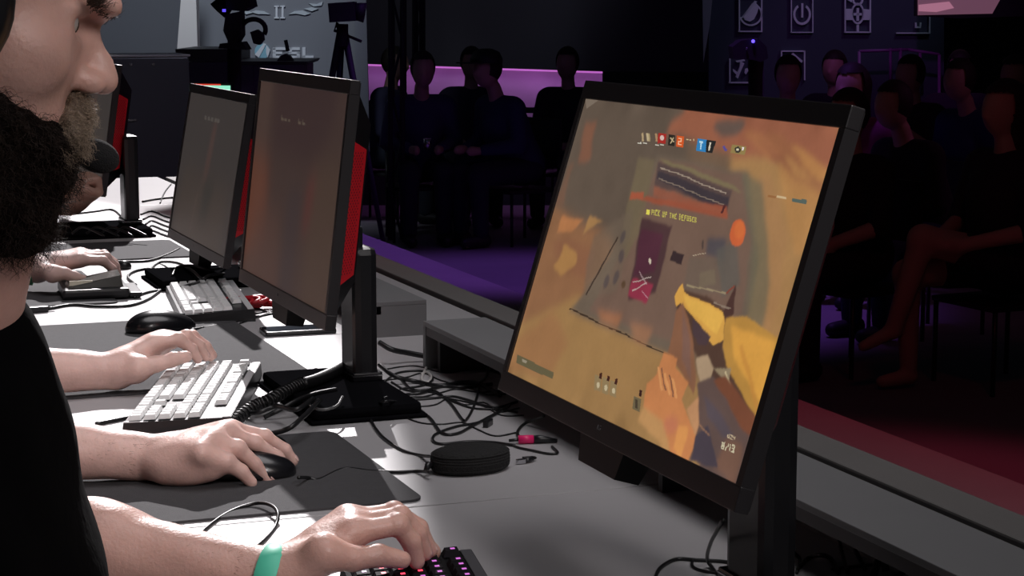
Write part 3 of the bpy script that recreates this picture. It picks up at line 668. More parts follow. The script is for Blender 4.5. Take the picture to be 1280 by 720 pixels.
def clothes_for(x,y,arms):
    pr=[P_ell((x-.06,y,.98),(.15,.21,.25),.05),P_ell((x-.10,y,.72),(.19,.21,.22),.08),P_cap((x-.04,y-.18,1.11),(x-.04,y+.18,1.11),.078,.078,.06)]
    for (e,_),s in zip(arms,(-1,1)):
        sh=arr((x-.04,y+s*.20,1.09)); pr.append(P_cap(sh,sh+(e-sh)*.72,.072,.062,.04))
    return sculpt(pr,.010,disp=lambda X:.004*np.sin(X[:,2]*60+4*np.sin(X[:,1]*9))*np.sin(X[:,0]*35))
def pants_for(x,y):
    pr=tor(x,y)[8:]; pr=[('c',a,b,ra+.012,rb+.012,k,s) for (t,a,b,ra,rb,k,s) in pr[:4]]+[P_ell((x-.10,y,.64),(.17,.20,.13),.05)]
    return sculpt(pr,.011)
def shoes_for(parent,x,y):
    for s in (-1,1):
        o=link('shoe',sdf_mesh('shoe',sculpt([P_cap((x+.30,y+s*.13,.05),(x+.46,y+s*.13,.045),.052,.042,.02)],.009)),black_mt,None); sub(parent,o)
def chair_for(label,x,y,group='gaming chairs'):
    t=thing('gaming_chair',label,'chair',(x-.1,y,0),0,group)
    MB().box((-.24,-.24,.40),(.24,.24,.47),.03).build('seat',dark_m,t)
    MB().box((-.33,-.22,.47),(-.26,.22,1.15),.03).build('backrest',dark_m,t)
    MB().tube([(0,0,.06),(0,0,.40)],.03).build('gas_lift',black_pl,t)
    for k in range(5):
        a=k*2*math.pi/5; o=MB().tube([(0,0,.10),(.28*math.cos(a),.28*math.sin(a),.065)],[.03,.018]).build('leg',black_pl,t)
        MB().ell((.28*math.cos(a),.28*math.sin(a),.030),(.03,.03,.03),10,6).build('caster',black_mt,o)
arms2=[(E2,R2),(EL,L2)]
def person_parts(root,x,y,arms,skin=skin_m):
    b=link('body',sdf_mesh('body',body_for(x,y,arms)),skin,None); sub(root,b)
    c=link('t_shirt',sdf_mesh('t_shirt',clothes_for(x,y,arms)),shirt_m,None); sub(root,c)
    q=link('trousers',sdf_mesh('trousers',pants_for(x,y)),dark_m,None); sub(root,q); shoes_for(root,x,y)
    for s in (-1,1): sub(root,MB().ell((0,0,0),(.012,.013,.010),12,8).build('eye',mat('eyeball',(.42,.38,.36),.2),None,Vector((x+.135,y+s*.030,1.362))))
    return b
person_parts(p2,-.08,2.66,arms2); nb=bpy.data.objects.new('x',None)
def put_nails(root,fs,hint):
    before=set(bpy.data.objects); nails(fs,hint,None)
    for o in set(bpy.data.objects)-before: sub(root,o)
put_nails(p2,[idx,mid_,ring],(.35,-.35,.8)); put_nails(p2,[l_i,l_m],(.3,-.2,.9))
def hair_cap(root,x,y,m,z=1.36):
    o=link('hair',sdf_mesh('hair',sculpt([P_ell((x+.035,y,z+.03),(.108,.088,.115),.01)],.008,clip=lambda P:(P[:,0]<x+.11-(P[:,2]-z)*-.1)&((P[:,2]>z-.02)|(P[:,0]<x+.03)))),m,None); sub(root,o)
hair_d=mat('hair_dark',(.02,.014,.010),.7)
hair_cap(p2,-.08,2.66,hair_d); chair_for('dark gaming chair behind the second player',-.08,2.66)
# ---- third player: left hand on the keypad, mint band on the wrist
p3=thing('person','third player, pale hand over the black keypad, green wristband','person',(0,3.95,0))
t_i=px(4.035,(98,326),(129,326),(140,336),(144,350)); t_m=px(4.055,(100,322),(133,321),(144,332),(148,346)); t_r=px(4.075,(100,319),(130,318),(142,328),(146,342)); t_p=px(4.095,(98,319),(122,318),(134,327),(140,340))
tth=px(3.99,(66,342),(80,342),(92,346),(104,349)); W3=ony(44,336,4.07); E3=arr((.26,4.12,.83))
L3=hand_prims(E3,W3,[t_i,t_m,t_r,t_p],tth,re=.038,rf=.0092)
E3r=arr((.02,3.62,.84)); R3=hand_prims(E3r,(.22,3.66,.80),[[(.29,3.70-.02*k,.81),(.32,3.705-.02*k,.812),(.345,3.705-.02*k,.80),(.36,3.705-.02*k,.785)] for k in range(4)],[(.24,3.71,.80),(.26,3.73,.80),(.29,3.735,.79),(.31,3.735,.785)])
# the right hand of this player is out of view behind the bearded man
arms3=[(E3r,R3),(E3,L3)]; person_parts(p3,-.02,3.88,arms3,mat('skin_pale',(.62,.42,.38),.5,noise=.1,nscale=50,bump=.2,bscale=260,sss=.1))
hair_cap(p3,-.02,3.88,hair_d); chair_for('dark gaming chair behind the third player',-.02,3.88)
def band(parent,W_,E_,t,r,m,name='wristband',w_=.016,lab=None):
    W_,E_=arr(W_),arr(E_); d=(W_-E_)/np.linalg.norm(W_-E_); c=W_-d*t; b=MB()
    b.tube([c-d*w_/2,c-d*w_*.45,c+d*w_*.45,c+d*w_/2],[r*.97,r,r,r*.97],28,0,False); o=b.build(name,m,None); 
    if lab: o['label']=lab
    sub(parent,o); return o
mint=mat('mint_paper',(.10,.62,.42),.5)
band(p3,W3,E3,.012,.034,mat('green_paper',(.05,.25,.12),.5),lab='green wristband')
# ---- farthest player: only a forearm and fist by the microphone
p4=thing('person','farthest player, bare forearm raised just beyond the microphone','person',(0,5.05,0))
F4=[P_cap((.42,5.10,.83),atd(88,246,5.06),.045,.042,.02),P_cap(atd(88,246,5.06),atd(108,234,5.04),.043,.040,.02)]
kn=atd(116,229,5.02)
for k in range(4): F4+=[P_cap(kn+arr((-.02,.03-.022*k,.008)),kn+arr((.006,.03-.022*k,.010)),.013,.011,.008),P_cap(kn+arr((.006,.03-.022*k,.010)),kn+arr((.010,.03-.022*k,-.020)),.011,.010,.003),P_cap(kn+arr((.010,.03-.022*k,-.020)),kn+arr((-.015,.03-.022*k,-.024)),.010,.009,.003)]
F4+=[P_cap(kn+arr((-.03,-.045,-.01)),kn+arr((.004,-.050,-.022)),.012,.010,.006)]
E4=arr((.42,5.10,.83)); E4r=arr((.2,4.85,.82)); R4=hand_prims(E4r,(.36,4.83,.80),[[(.43,4.86-.02*k,.81),(.46,4.865-.02*k,.812),(.485,4.865-.02*k,.80),(.50,4.865-.02*k,.785)] for k in range(4)],[(.38,4.87,.80),(.40,4.89,.80),(.43,4.895,.79),(.45,4.895,.785)])
arms4=[(E4r,R4),(E4,F4)]; person_parts(p4,.10,5.05,arms4,mat('skin_tan',(.52,.30,.23),.5,noise=.1,nscale=50,sss=.1))
hair_cap(p4,.10,5.05,hair_d); chair_for('dark gaming chair behind the farthest player',.10,5.05)
# ---- bearded player in front
p1=thing('person','bearded man in black t-shirt and headset, nearest player, mint wristband','person',(0,1.55,0))
f_i=px(1.800,(440,668),(497,655),(514,677),(521,702)); f_m=px(1.822,(441,657),(500,646),(522,666),(531,692)); f_r=px(1.844,(436,650),(492,641),(524,660),(538,688)); f_p=px(1.864,(432,652),(482,645),(518,664),(541,690))
fth=px(1.768,(404,692),(440,698),(472,694),(503,700)); W1=ony(348,727,1.80); E1=arr((.20,1.955,.835))
L1=hand_prims(E1,W1,[f_i,f_m,f_r,f_p],fth,re=.042,rf=.0100,rw=.0285)
E1r=arr((.04,1.27,.84)); R1=hand_prims(E1r,(.30,1.38,.80),[[(.37,1.42-.02*k,.815),(.40,1.425-.02*k,.82),(.425,1.425-.02*k,.805),(.44,1.425-.02*k,.79)] for k in range(4)],[(.32,1.43,.80),(.34,1.45,.80),(.37,1.455,.79),(.39,1.455,.785)])
# head, sculpted in its own frame: x nose, y left, z up
S1=1.10; HY=R_(8); HP=R_(13)
Hr=np.array(Matrix.Rotation(HY,3,'Z')@Matrix.Rotation(HP,3,'Y'))*S1
HO=atd(143,106,1.42)-Hr@arr((.127,0,-.006))
def hc(a,b,ra,rb,k=.012,sub_=False): return P_cap(HO+Hr@arr(a),HO+Hr@arr(b),ra*S1,rb*S1,k*S1,sub_)
Rot_h=Hr/S1
def he(c,r,k=.012,sub_=False): return ('e',HO+Hr@arr(c),arr(r)*S1,Rot_h,0,k*S1,sub_)
head=[he((-.012,0,.068),(.098,.077,.092)),he((.036,0,.008),(.062,.060,.092),.02),he((.030,0,-.058),(.062,.054,.042),.02),
 he((.080,0,-.082),(.022,.024,.018),.02),hc((.103,-.022,.040),(.103,.022,.040),.0120,.0120,.010),he((.062,0,.085),(.044,.055,.040),.02),he((.054,-.045,.000),(.026,.020,.024),.016),he((.054,.045,.000),(.026,.020,.024),.016),
 he((.101,-.028,.024),(.019,.020,.012),.008,True),he((.101,.028,.024),(.019,.020,.012),.008,True),he((.090,0,.010),(.018,.014,.030),.010),
 hc((.099,0,.030),(.115,0,.002),.0060,.0082,.006),hc((.115,0,.003),(.1185,0,-.004),.0085,.0100,.006),he((.107,-.0115,-.008),(.0105,.0065,.0080),.006),he((.107,.0115,-.008),(.0105,.0065,.0080),.006),
 he((.110,-.007,-.0165),(.006,.0035,.004),.003,True),he((.110,.007,-.0165),(.006,.0035,.004),.003,True),
 hc((.099,-.016,-.040),(.099,.016,-.040),.0075,.0075,.008),hc((.096,-.015,-.053),(.096,.015,-.053),.008,.008,.008),
 hc((.076,-.043,.033),(.090,-.020,.035),.0055,.0055,.004),hc((.072,-.042,.015),(.088,-.022,.013),.0065,.0060,.008),he((.069,-.040,.026),(.010,.009,.013),.006),
 hc((.076,.043,.033),(.090,.020,.035),.0055,.0055,.004),hc((.072,.042,.015),(.088,.022,.013),.0065,.0060,.008),he((.069,.040,.026),(.010,.009,.013),.006),
 he((.0,-.078,.012),(.016,.010,.030),.006),he((.0,.078,.012),(.016,.010,.030),.006)]
neckb=arr((.104,1.478,1.110))
head.append(P_cap(HO+Hr@arr((.050,0,-.070)),neckb,.050,.062,.03))
b1=[sculpt(head,.0024,disp=skin_noise(.0004,110)),
    sculpt([P_cap(neckb,(.0,1.52,1.05),.07,.085,.03),P_cap((-.02,1.36,1.06),(-.02,1.72,1.06),.065,.065,.05),P_ell((-.03,1.54,.88),(.16,.18,.24),.05),P_cap((-.02,1.35,1.05),E1r,.052,.045,.03),P_cap((-.02,1.74,1.05),E1,.052,.044,.03)]+tor(-.05,1.54)[8:],.009),
    sculpt(L1,.0020,disp=skin_noise()),sculpt(R1,.0035)]
def hair_on_arm(E_,W_,r0,r1,n,parent,m,name='arm_hair'):
    E_,W_=arr(E_),arr(W_); d=(W_-E_)/np.linalg.norm(W_-E_); s=np.cross(d,(0,0,1)); s/=np.linalg.norm(s); u=np.cross(s,d); V=[];F=[]
    for i in range(n):
        t=RNG.uniform(.05,.95); a=RNG.uniform(0,2*math.pi); nn=s*math.cos(a)+u*math.sin(a); r=r0+(r1-r0)*t
        p=E_+(W_-E_)*t+nn*(r-.001); q=p+nn*.004+d*RNG.uniform(.004,.010)+np.cross(d,nn)*RNG.uniform(-.004,.004); o=len(V); sd=np.cross(nn,d)*.00018
        V+=[p-sd,p+sd,q]; F.append((o,o+1,o+2))
    me=bpy.data.meshes.new(name); me.from_pydata([tuple(v) for v in V],[],F); o=link(name,me,m,None); o['kind']='stuff'; sub(parent,o)
bo=link('body',sdf_mesh('body',join_parts(b1)),skin_f,None); sub(p1,bo)
ahair=mat('arm_hair',(.16,.09,.05),.6)
hair_on_arm(E1,W1,.043,.030,900,p1,ahair); hair_on_arm(E2,W2,.041,.029,700,p2,ahair)
put_nails(p1,[f_i,f_m,f_r,f_p],(.7,-.3,.5))
band(p1,W1,E1,.004,.0355,mint,w_=.022,lab='mint green paper wristband')
q=link('trousers',sdf_mesh('trousers',pants_for(-.05,1.54)),dark_m,None); sub(p1,q); shoes_for(p1,-.05,1.54)
sh=[P_cap(neckb+arr((.004,0,-.022)),(.02,1.53,1.02),.076,.12,.04),P_cap((-.01,1.35,1.035),(-.01,1.72,1.05),.085,.082,.07),P_ell((.035,1.54,.99),(.165,.19,.18),.06),P_ell((.035,1.55,.86),(.200,.20,.24),.07),P_ell((-.05,1.55,.66),(.21,.22,.13),.08),
    P_cap((-.01,1.33,1.04),arr((-.01,1.33,1.04))+(E1r-arr((-.01,1.33,1.04)))*.75,.080,.070,.05),P_cap((-.01,1.74,1.05),arr((-.01,1.74,1.05))+(E1-arr((-.01,1.74,1.05)))*.55,.078,.066,.05)]
q=link('t_shirt',sdf_mesh('t_shirt',sculpt(sh,.007,disp=lambda X:.0035*np.sin(X[:,2]*45+5*np.sin(X[:,1]*8+X[:,0]*10))*np.sin(X[:,0]*25+X[:,1]*12))),shirt_m,None); sub(p1,q)
# eyes, brows
for s in (-1,1):
    c=HO+Hr@arr((.0770,s*.0275,.0250)); e=MB().ell((0,0,0),(.0110*S1,)*3,18,12).build('eye',mat('eyeball',(.42,.38,.36),.2),None,c); sub(p1,e)
    c2=HO+Hr@arr((.0770+.0088,s*.0275,.0240)); i=MB().ell((0,0,0),(.0030,.0058,.0058),12,8).build('iris',mat('iris_brown',(.03,.02,.015),.1),None,c2); i.rotation_euler=(0,HP,HY); sub(p1,i)
brown_h=mat('hair_brown',(.045,.026,.016),.55); must_h=mat('hair_fair',(.31,.235,.17),.5); beard_m=mat('beard_dark',(.004,.0025,.002),.9,spec=.08,noise=.5,nscale=80,bump=1,bscale=160); beard_h=mat('beard_strand',(.020,.011,.008),.5,spec=.25)
def strands(roots,dirs,L,m,name,parent,curl=.006,w0=.00035,seg=6,droop=.0):
    n=len(roots); V=[];F=[]
    t=np.linspace(0,1,seg+1); ph=RNG.uniform(0,6.28,n); fr=RNG.uniform(5,11,n); LL=L*RNG.uniform(.6,1.3,n); base=0
    dirs=dirs/np.linalg.norm(dirs,axis=1)[:,None]; a=np.cross(dirs,RNG.normal(size=(n,3))); a/=np.linalg.norm(a,axis=1)[:,None]; b=np.cross(dirs,a)
    P=np.zeros((n,seg+1,3))
    for k,tt in enumerate(t):
        P[:,k]=roots+dirs*(LL*tt)[:,None]+a*(curl*np.sin(fr*tt+ph)-curl*np.sin(ph))[:,None]*min(1,tt*2)+b*(curl*np.cos(fr*tt+ph)-curl*np.cos(ph))[:,None]*min(1,tt*2); P[:,k,2]-=droop*tt*tt
    W3_=np.stack([a,-.5*a+.866*b,-.5*a-.866*b],1)
    wv=w0*(1-.75*t)
    VV=P[:,:,None,:]+W3_[:,None,:,:]*wv[None,:,None,None]; VV=VV.reshape(-1,3)
    i0=(np.arange(n)*(seg+1)*3)[:,None,None]+(np.arange(seg)*3)[None,:,None]; k=np.arange(3)[None,None,:]; k2=(k+1)%3
    Fq=np.stack([i0+k,i0+k2,i0+3+k2,i0+3+k],-1).reshape(-1,4)
    o=link(name,sdf_mesh(name,(VV,Fq)),m,None); o['kind']='stuff'; sub(parent,o); return o
# beard volume
bd=[he((.010,0,-.062),(.066,.066,.034),.02),he((.064,0,-.070),(.044,.042,.034),.02),he((.034,0,-.060),(.062,.061,.036),.02),he((.060,0,-.100),(.044,.046,.032),.025),he((.018,0,-.084),(.064,.066,.030),.03),
    hc((-.012,-.072,-.002),(.020,-.060,-.050),.014,.022,.02),hc((-.012,.072,-.002),(.020,.060,-.050),.014,.022,.02),hc((.040,-.052,-.046),(.078,-.032,-.054),.011,.012,.015),hc((.040,.052,-.046),(.078,.032,-.054),.011,.012,.015)]
bnoise=lambda X:.0026*np.sin(X[:,0]*190+3*np.sin(X[:,2]*110))*np.sin(X[:,1]*170+X[:,2]*150)+.003*np.sin(X[:,2]*75+X[:,0]*60)
bv,bf=sculpt(bd,.0035,disp=bnoise)
q=link('beard',sdf_mesh('beard',(bv,bf)),beard_m,None); sub(p1,q)
def surf_dirs(v,prims): 
    e=1e-3; d0=sdf_eval(prims,v); g=np.stack([sdf_eval(prims,v+arr(o))-d0 for o in ((e,0,0),(0,e,0),(0,0,e))],1); return g/(np.linalg.norm(g,axis=1)[:,None]+1e-9)
sel=bv[RNG.integers(0,len(bv),9000)]; n_=surf_dirs(sel,bd); dn=Rot_h@arr((.15,0,-1)); loc=(sel-HO)@Rot_h/S1
low=loc[:,2]<-.02; 
strands(sel,n_*.55+dn*.9+RNG.normal(size=sel.shape)*.35,.014,beard_h,'beard_hair',p1,.003,.00028)
ms=[hc((.103,-.004,-.026),(.094,-.030,-.046),.0095,.010,.01),hc((.103,.004,-.026),(.094,.030,-.046),.0095,.010,.01),hc((.094,-.030,-.046),(.088,-.035,-.052),.010,.008,.01),hc((.094,.030,-.046),(.088,.035,-.052),.010,.008,.01)]
mv,mf=sculpt(ms,.003,disp=lambda X:.0012*np.sin(X[:,0]*300+X[:,2]*200)); q=link('moustache',sdf_mesh('moustache',(mv,mf)),mat('moustache_base',(.15,.11,.08),.7,bump=1,bscale=300),None); sub(p1,q); q['label']='fair brown moustache'
sel=mv[RNG.integers(0,len(mv),3200)]; n_=surf_dirs(sel,ms)
strands(sel,n_*.6+(Rot_h@arr((.45,-.25,-1)))*.8+RNG.normal(size=sel.shape)*.3,.009,must_h,'moustache_hair',p1,.0015,.00028,5)
# cheek stubble blending beard to skin, brows, scalp hair
fv=b1[0][0]; l=(fv-HO)@Rot_h/S1; msk=(l[:,2]<-.004)&(l[:,2]>-.07)&(np.abs(l[:,1])>.03)&(l[:,0]>-.0)&(l[:,0]<.085+ (l[:,2])*.2)&(l[:,0]<.012-(l[:,2]+.01)*1.0)
cand=fv[msk]; 
if len(cand): 
    sel=cand[RNG.integers(0,len(cand),2600)]; strands(sel,surf_dirs(sel,head)*.5+dn*.9+RNG.normal(size=sel.shape)*.3,.010,brown_h,'cheek_hair',p1,.0015,.00025,4)
for s in (-1,1):
    a=HO+Hr@arr((.112,s*.012,.036)); b=HO+Hr@arr((.086,s*.046,.042)); t=RNG.uniform(0,1,420)[:,None]; r=a+(b-a)*t+RNG.normal(size=(420,3))*.0022
    strands(r,(b-a)[None,:]*12+RNG.normal(size=(420,3))*.25+arr((.5,0,.2)),.009,brown_h,'eyebrow',p1,.0008,.00032,3)
hd=sculpt([he((-.016,0,.078),(.104,.084,.096),.01)],.006,clip=lambda P:(((P-HO)@Rot_h/S1)[:,2]>.085-(.06-((P-HO)@Rot_h/S1)[:,0])*1.0)|(((P-HO)@Rot_h/S1)[:,0]<-.02))
q=link('hair',sdf_mesh('hair',hd),hair_d,None); sub(p1,q)
chair_for('dark gaming chair under the bearded man',-.12,1.54)
# headset worn by the bearded man
hs=thing('headset','black headset with foam-tipped microphone on the bearded man','headset',tuple(HO))
Mh=Matrix([list(Rot_h[i])+[0] for i in range(3)]+[[0,0,0,1]])
for s in (-1,1):
    M=Mh@Matrix.Translation((-.010,s*.092*S1,.018))@Matrix.Rotation(R_(90),4,'X')
    o=MB().lathe([(.001,-.018),(.034,-.018),(.041,-.011),(.043,0),(.041,.011),(.033,.018),(.001,.019)],n=28,M=M,sy=1.15).build('ear_cup',black_pl,hs)
    MB().lathe([(.041,-.003),(.0445,-.001),(.0445,.001),(.041,.003)],n=28,M=M,sy=1.15).build('trim_ring',mat('gun_metal',(.10,.10,.11),.3,.6),o)
bandp=[Mh@Vector((.0,math.cos(a)*.098*S1,.03+math.sin(a)*.155*S1)) for a in np.linspace(0.1,math.pi-.1,22)]
MB().tube(bandp,.011,10).build('headband',black_pl,hs)
foam=atd(121,195,1.40)-HO
boom=[Mh@Vector((.0,.105*S1,.0)),Mh@Vector((.04,.100*S1,-.055)),Vector(foam+arr((-.06,.05,.012))),Vector(foam)]
MB().tube(spline([tuple(b_) for b_ in boom],8),.0028,8).build('microphone_boom',black_pl,hs)
d=Matrix.Translation(Vector(foam))@Matrix.Rotation(R_(22),4,'Y')
MB().ell((0,0,0),(.0165,.0125,.0118),24,16,0,d).build('microphone_foam',mat('foam_black',(.008,.008,.009),.95,bump=1,bscale=900),hs)
# ================================================================== CABLES
def cable(label,pts,r=.0022,m=cable_m,group='cables lying on the table',name='cable',k=7,z0=0.0):
    """pts traced on the table top as pixels: (x,y[,height above table])"""
    P=[onz(p[0],p[1],ZT+r+z0+(p[2] if len(p)>2 else 0)) for p in pts]; S=spline(P,k)
    c=S[len(S)//2]; o=MB().tube([s-c for s in S],r,7).build(name,m,None,tuple(c)); tag(o,label,'cable',group); return o
G='cables lying on the table'
cable('mouse cable running over the nearest pad to the black puck',[(373,597,.012),(385,597,.004),(400,599),(430,586),(465,589),(500,590),(520,589),(538,590,.008)])
cable('cable looping left from the puck round the corner of the middle stand base',[(545,571,.015),(525,569),(502,562),(477,545),(463,523),(466,509),(480,502,.026),(500,503,.014),(518,508),(538,523),(552,541),(571,542),(593,531),(636,508)])
cable('double loop of cable lying behind the puck, left of the pink plug',[(638,506),(604,526),(571,533),(546,542),(541,550),(552,555),(585,552),(616,553),(644,557)],.002)
cable('thick cable from the middle stand into the riser end',[(474,428,.03),(490,437,.02),(515,442,.01),(552,449),(590,455),(632,466)],.0045)
cable('thick cable sagging from the middle stand toward the large monitor',[(474,456,.02),(493,470,.01),(521,477),(549,482),(577,478),(600,480),(625,494)],.0035)
cable('cable running right from above the middle stand base',[(480,498,.02),(505,494),(527,491),(552,483),(577,484),(615,480)],.0028)
cable('cable dropping down from behind the stand and hooking back up',[(500,472),(516,487),(542,488),(563,504),(578,524),(585,522),(594,503),(600,480)],.002)
cable('thin cable arching left of the riser end',[(478,479),(498,466),(530,464),(541,474),(528,482),(500,486)],.0018)
cable('silvery cable with a small bright loop at the riser end',[(537,452),(531,463),(527,474),(534,478),(539,471),(533,465),(527,468)],.0022,mat('cable_pale',(.62,.60,.58),.3))
cable('short cable arch standing against the riser front',[(598,480),(608,470,.02),(611,455,.035),(612,445,.05)],.0022)
cable('cable hooked up beside the pink plug under the big monitor',[(650,549),(647,540),(655,530),(668,524,.01),(680,520,.02)],.0022)
cable('cable loop to the right of the pink plug',[(690,558),(697,566),(685,567),(665,563),(650,560),(642,557)],.0018)
cable('thin cable loop standing on the near pad edge in front of the puck hand',[(238,681),(258,660),(285,641),(315,630,.004),(335,630,.008),(347,640,.008),(344,658),(330,675),(312,688),(298,691)],.0022)
for i in range(8):
    y0=464+i*8+random.uniform(-4,4); P=[(478+random.uniform(0,24),y0)]
    x=P[0][0]; y=y0
    while x<632-max(0,(500-y))*.2:
        x+=random.uniform(18,34); y+=random.uniform(-9,12); y=min(max(y,458),545); P.append((x,y))
    cable('thin cable in the tangle right of the middle stand, '+('farthest from the viewer','second farthest back','third from the back','fourth from the back','fourth from the front','third from the front','second nearest','nearest the puck')[i],P,random.choice((.0012,.0016,.002)),group='thin tangled cables behind the middle stand',k=5)
# near bottom, around the big monitor's column
cable('cable hanging from the big monitor down to the left of its column',[(904,650,.12),(896,664,.09),(888,680,.05),(884,698,.01),(892,712),(908,730)],.002)
cable('cable loop lying left of the big monitor column, lower strand',[(818,724),(826,709),(845,699),(870,700),(905,702),(925,706)],.002)
cable('second cable strand beside the big monitor column',[(866,699),(866,708),(880,714),(905,717),(925,722)],.0016)
# inside the near riser
for i,(P,r) in enumerate([([(1060,716),(1052,690,.01),(1047,662,.03),(1056,668,.03),(1070,690,.02),(1082,712)],.0022),([(1000,708),(1012,697),(1028,694,.01),(1040,700),(1048,716)],.0025),
      ([(1040,712),(1070,708),(1105,706),(1135,712)],.0018),([(1092,720),(1098,700,.012),(1104,696,.014),(1108,714)],.004),([(1120,722),(1134,712,.008),(1148,712),(1160,722)],.003),([(992,690,.01),(1000,700),(996,716)],.002)]):
    cable(['cable arching tallest out of the near riser mouth','cable curl at the foot of the column inside the riser mouth','cable lying flat across the near riser mouth','thick short plug cable standing in the near riser mouth','cable bend furthest right in the riser mouth','short cable end just right of the big column'][i],P,r)
# far side of the table
cable('cable from the usb plug along the front of the keypad pad',[(60,386),(90,381),(120,383),(160,382),(185,374),(205,360),(222,352)],.003)
cable('cable looping over the bright table left of the third keyboard',[(170,356),(160,347),(166,340),(185,336),(200,342),(212,350)],.003)
cable('cable arching over the far end of the third keyboard',[(186,352),(188,338),(200,328),(222,329,.02),(240,338,.03),(252,348,.035),(262,344,.035),(280,342,.02)],.003)
cable('cable draped across the keys of the third keyboard',[(215,345,.02),(222,334,.03),(240,332,.035),(262,337,.035),(285,334,.02),(302,340)],.003)
cable('cable running from the keypad toward the third monitor',[(120,327),(150,327),(185,326),(210,318),(224,311)],.003)
cable('cable between the keypad and the third keyboard',[(168,372),(182,366),(205,362),(230,358,.02),(250,352,.03)],.003)
cable('cable lying on the far table behind the fist',[(95,267),(120,264),(140,262),(152,270)],.003)
cable('cable crossing the far table right of the farthest stand',[(178,252),(195,249),(215,247),(225,250)],.003)
cable('thin cable on the far table near the dark cabinet',[(200,254),(206,240),(214,230)],.002)
for i in range(5):
    y=268+i*6; cable('thin cable right of the farthest monitor stand, '+('topmost of five','second from the top of five','middle one of five','fourth down of five','lowest of five')[i],[(176+i*3,y),(190,y-4),(206,y+2),(216,y+5)],.0025,group='thin cables by the farthest monitor base')
for i in range(4):
    x=90+i*18; cable('black cable heaped on the farthest monitor base, '+('leftmost of four','second from left of four','third from left of four','rightmost of four')[i],[(x,292,.02),(x+12,284,.035),(x+26,288,.03),(x+40,295,.02)],.003,group='cables heaped on the farthest base')
cable('cable from the idle mouse under the third monitor',[(238,412,.005),(262,408),(285,404),(320,396),(345,388)],.002)
cable('cable in front of the pale keyboard at the middle player',[(120,530),(150,524),(165,521)],.003)
cable('cable under the near edge of the middle pale keyboard',[(240,522,.004),(255,530),(268,540),(275,545)],.0025)
for i,P in enumerate([[(300,404),(330,394),(350,392),(372,398)],[(290,380),(310,392),(340,388),(360,380,.02)],[(285,396),(300,388),(322,386),(340,392)]]):
    cable(('cable nearest the phone under the middle monitor lower edge','cable beside the red bundle under the middle monitor','short cable between the red bundle and the phone')[i],P,.002,group='thin cables under the middle monitor')
# coiled cord and sleeve by the middle stand
S=spline([onz(a,b,ZT+.012+z) for a,b,z in [(286,534,0),(300,520,0),(318,508,.004),(337,500,.01),(355,490,.014),(369,483,.018),(380,478,.02)]],40)
S=np.array(S); T=np.gradient(S,axis=0); T/=np.linalg.norm(T,axis=1)[:,None]; A=np.cross(T,(0,0,1)); A/=np.linalg.norm(A,axis=1)[:,None]; B=np.cross(T,A); n=len(S); ph=np.linspace(0,2*math.pi*26,n)[:,None]
c=S[n//2]; t=thing('coiled_cord','thick black coiled cord lying from the middle stand to beside the pale keyboard','cord',tuple(c))
MB().tube(S+.0075*(A*np.cos(ph)+B*np.sin(ph))-c,.0026,6).build('coil',cable_m,t)
MB().tube([p-c for p in spline([onz(a,b,ZT+.012+z) for a,b,z in [(378,480,.02),(395,475,.02),(415,466,.02),(432,456,.02)]],8)],[.009]*24+[.007],10).build('sleeve',cable_m,t)
cable('cord end running from the coil toward the mouse hand',[(360,560),(345,548),(300,540),(285,535)],.004)
cable('cable lying in a loop on the middle stand base',[(385,505,.022),(400,512,.024),(420,508,.026),(428,496,.03)],.0022,mat('cable_shiny',(.12,.12,.12),.2))
for P,l in [([(296,537,.0),(320,541),(338,542),(360,536,.022),(380,520,.03),(400,500,.03)],'cable piled along the front of the middle stand base'),([(330,522),(350,512,.01),(372,500,.02),(395,492,.02),(420,487,.02)],'cable lying behind the coiled cord'),([(300,512),(320,516,.012),(345,508,.02),(370,512,.026),(392,498,.03)],'cable crossing the top of the middle stand base'),([(322,502),(340,492),(352,487),(378,470),(395,462)],'cable bridging the bright patch beside the coiled cord')]: cable(l,P,.0035)
# ================================================================== SMALL PROPS
def at_table(x,y): p=onz(x,y,ZT); return (float(p[0]),float(p[1]),ZT)
p=at_table(592,590); t=thing('cable_puck','round black fabric-edged puck on the table between the pad and the big monitor','puck',(p[0],p[1]+.012,ZT),R_(8))
M=Matrix.Rotation(R_(5),4,'Y')
MB().lathe([(.001,0),(.044,0),(.051,.004),(.053,.009),(.0525,.020),(.049,.026),(.040,.029),(.001,.030)],n=40,sy=.72).build('body',mat('black_foam',(.010,.010,.010),.85,noise=.3,nscale=60,bump=1,bscale=300),t)
rb=MB()
for i in range(6):
    z=.006+i*.0035; rr=.0525-.0004*abs(i-2.5); rb.tube([(rr*math.cos(a),rr*.72*math.sin(a),z) for a in np.linspace(0,2*math.pi,41)],.0009,5,0,False)
rb.build('ribbing',mat('black_thread',(.02,.02,.02),.9),t)
MB().tube([(-.050,.004,.010),(-.060,-.002,.014),(-.066,-.006,.006)],[.004,.0045,.003],8).build('strain_relief',black_pl,t)
p=at_table(648,555); t=thing('audio_plug','pink-ringed black audio plug lying under the large monitor','plug',(p[0],p[1],ZT+.006),R_(-14))
pm=mat('pink_plastic',(.80,.02,.16),.35)
MB().tube([(0,0,0),(.020,0,0)],.0058,14).build('pink_collar',pm,t)['label']='pink collar'
MB().tube([(.0202,0,0),(.030,0,0),(.040,0,-.001),(.052,0,-.003)],[.0055,.0055,.004,.0024],12).build('plug_body',black_pl,t)
MB().tube([(-.012,.004,-.002),(-.0002,0,0)],.0022,8).build('tail',black_pl,t)
p=at_table(646,581); t=thing('small_connector','small grey metal cable connector right of the black puck','connector',(p[0],p[1],ZT+.004),R_(10))
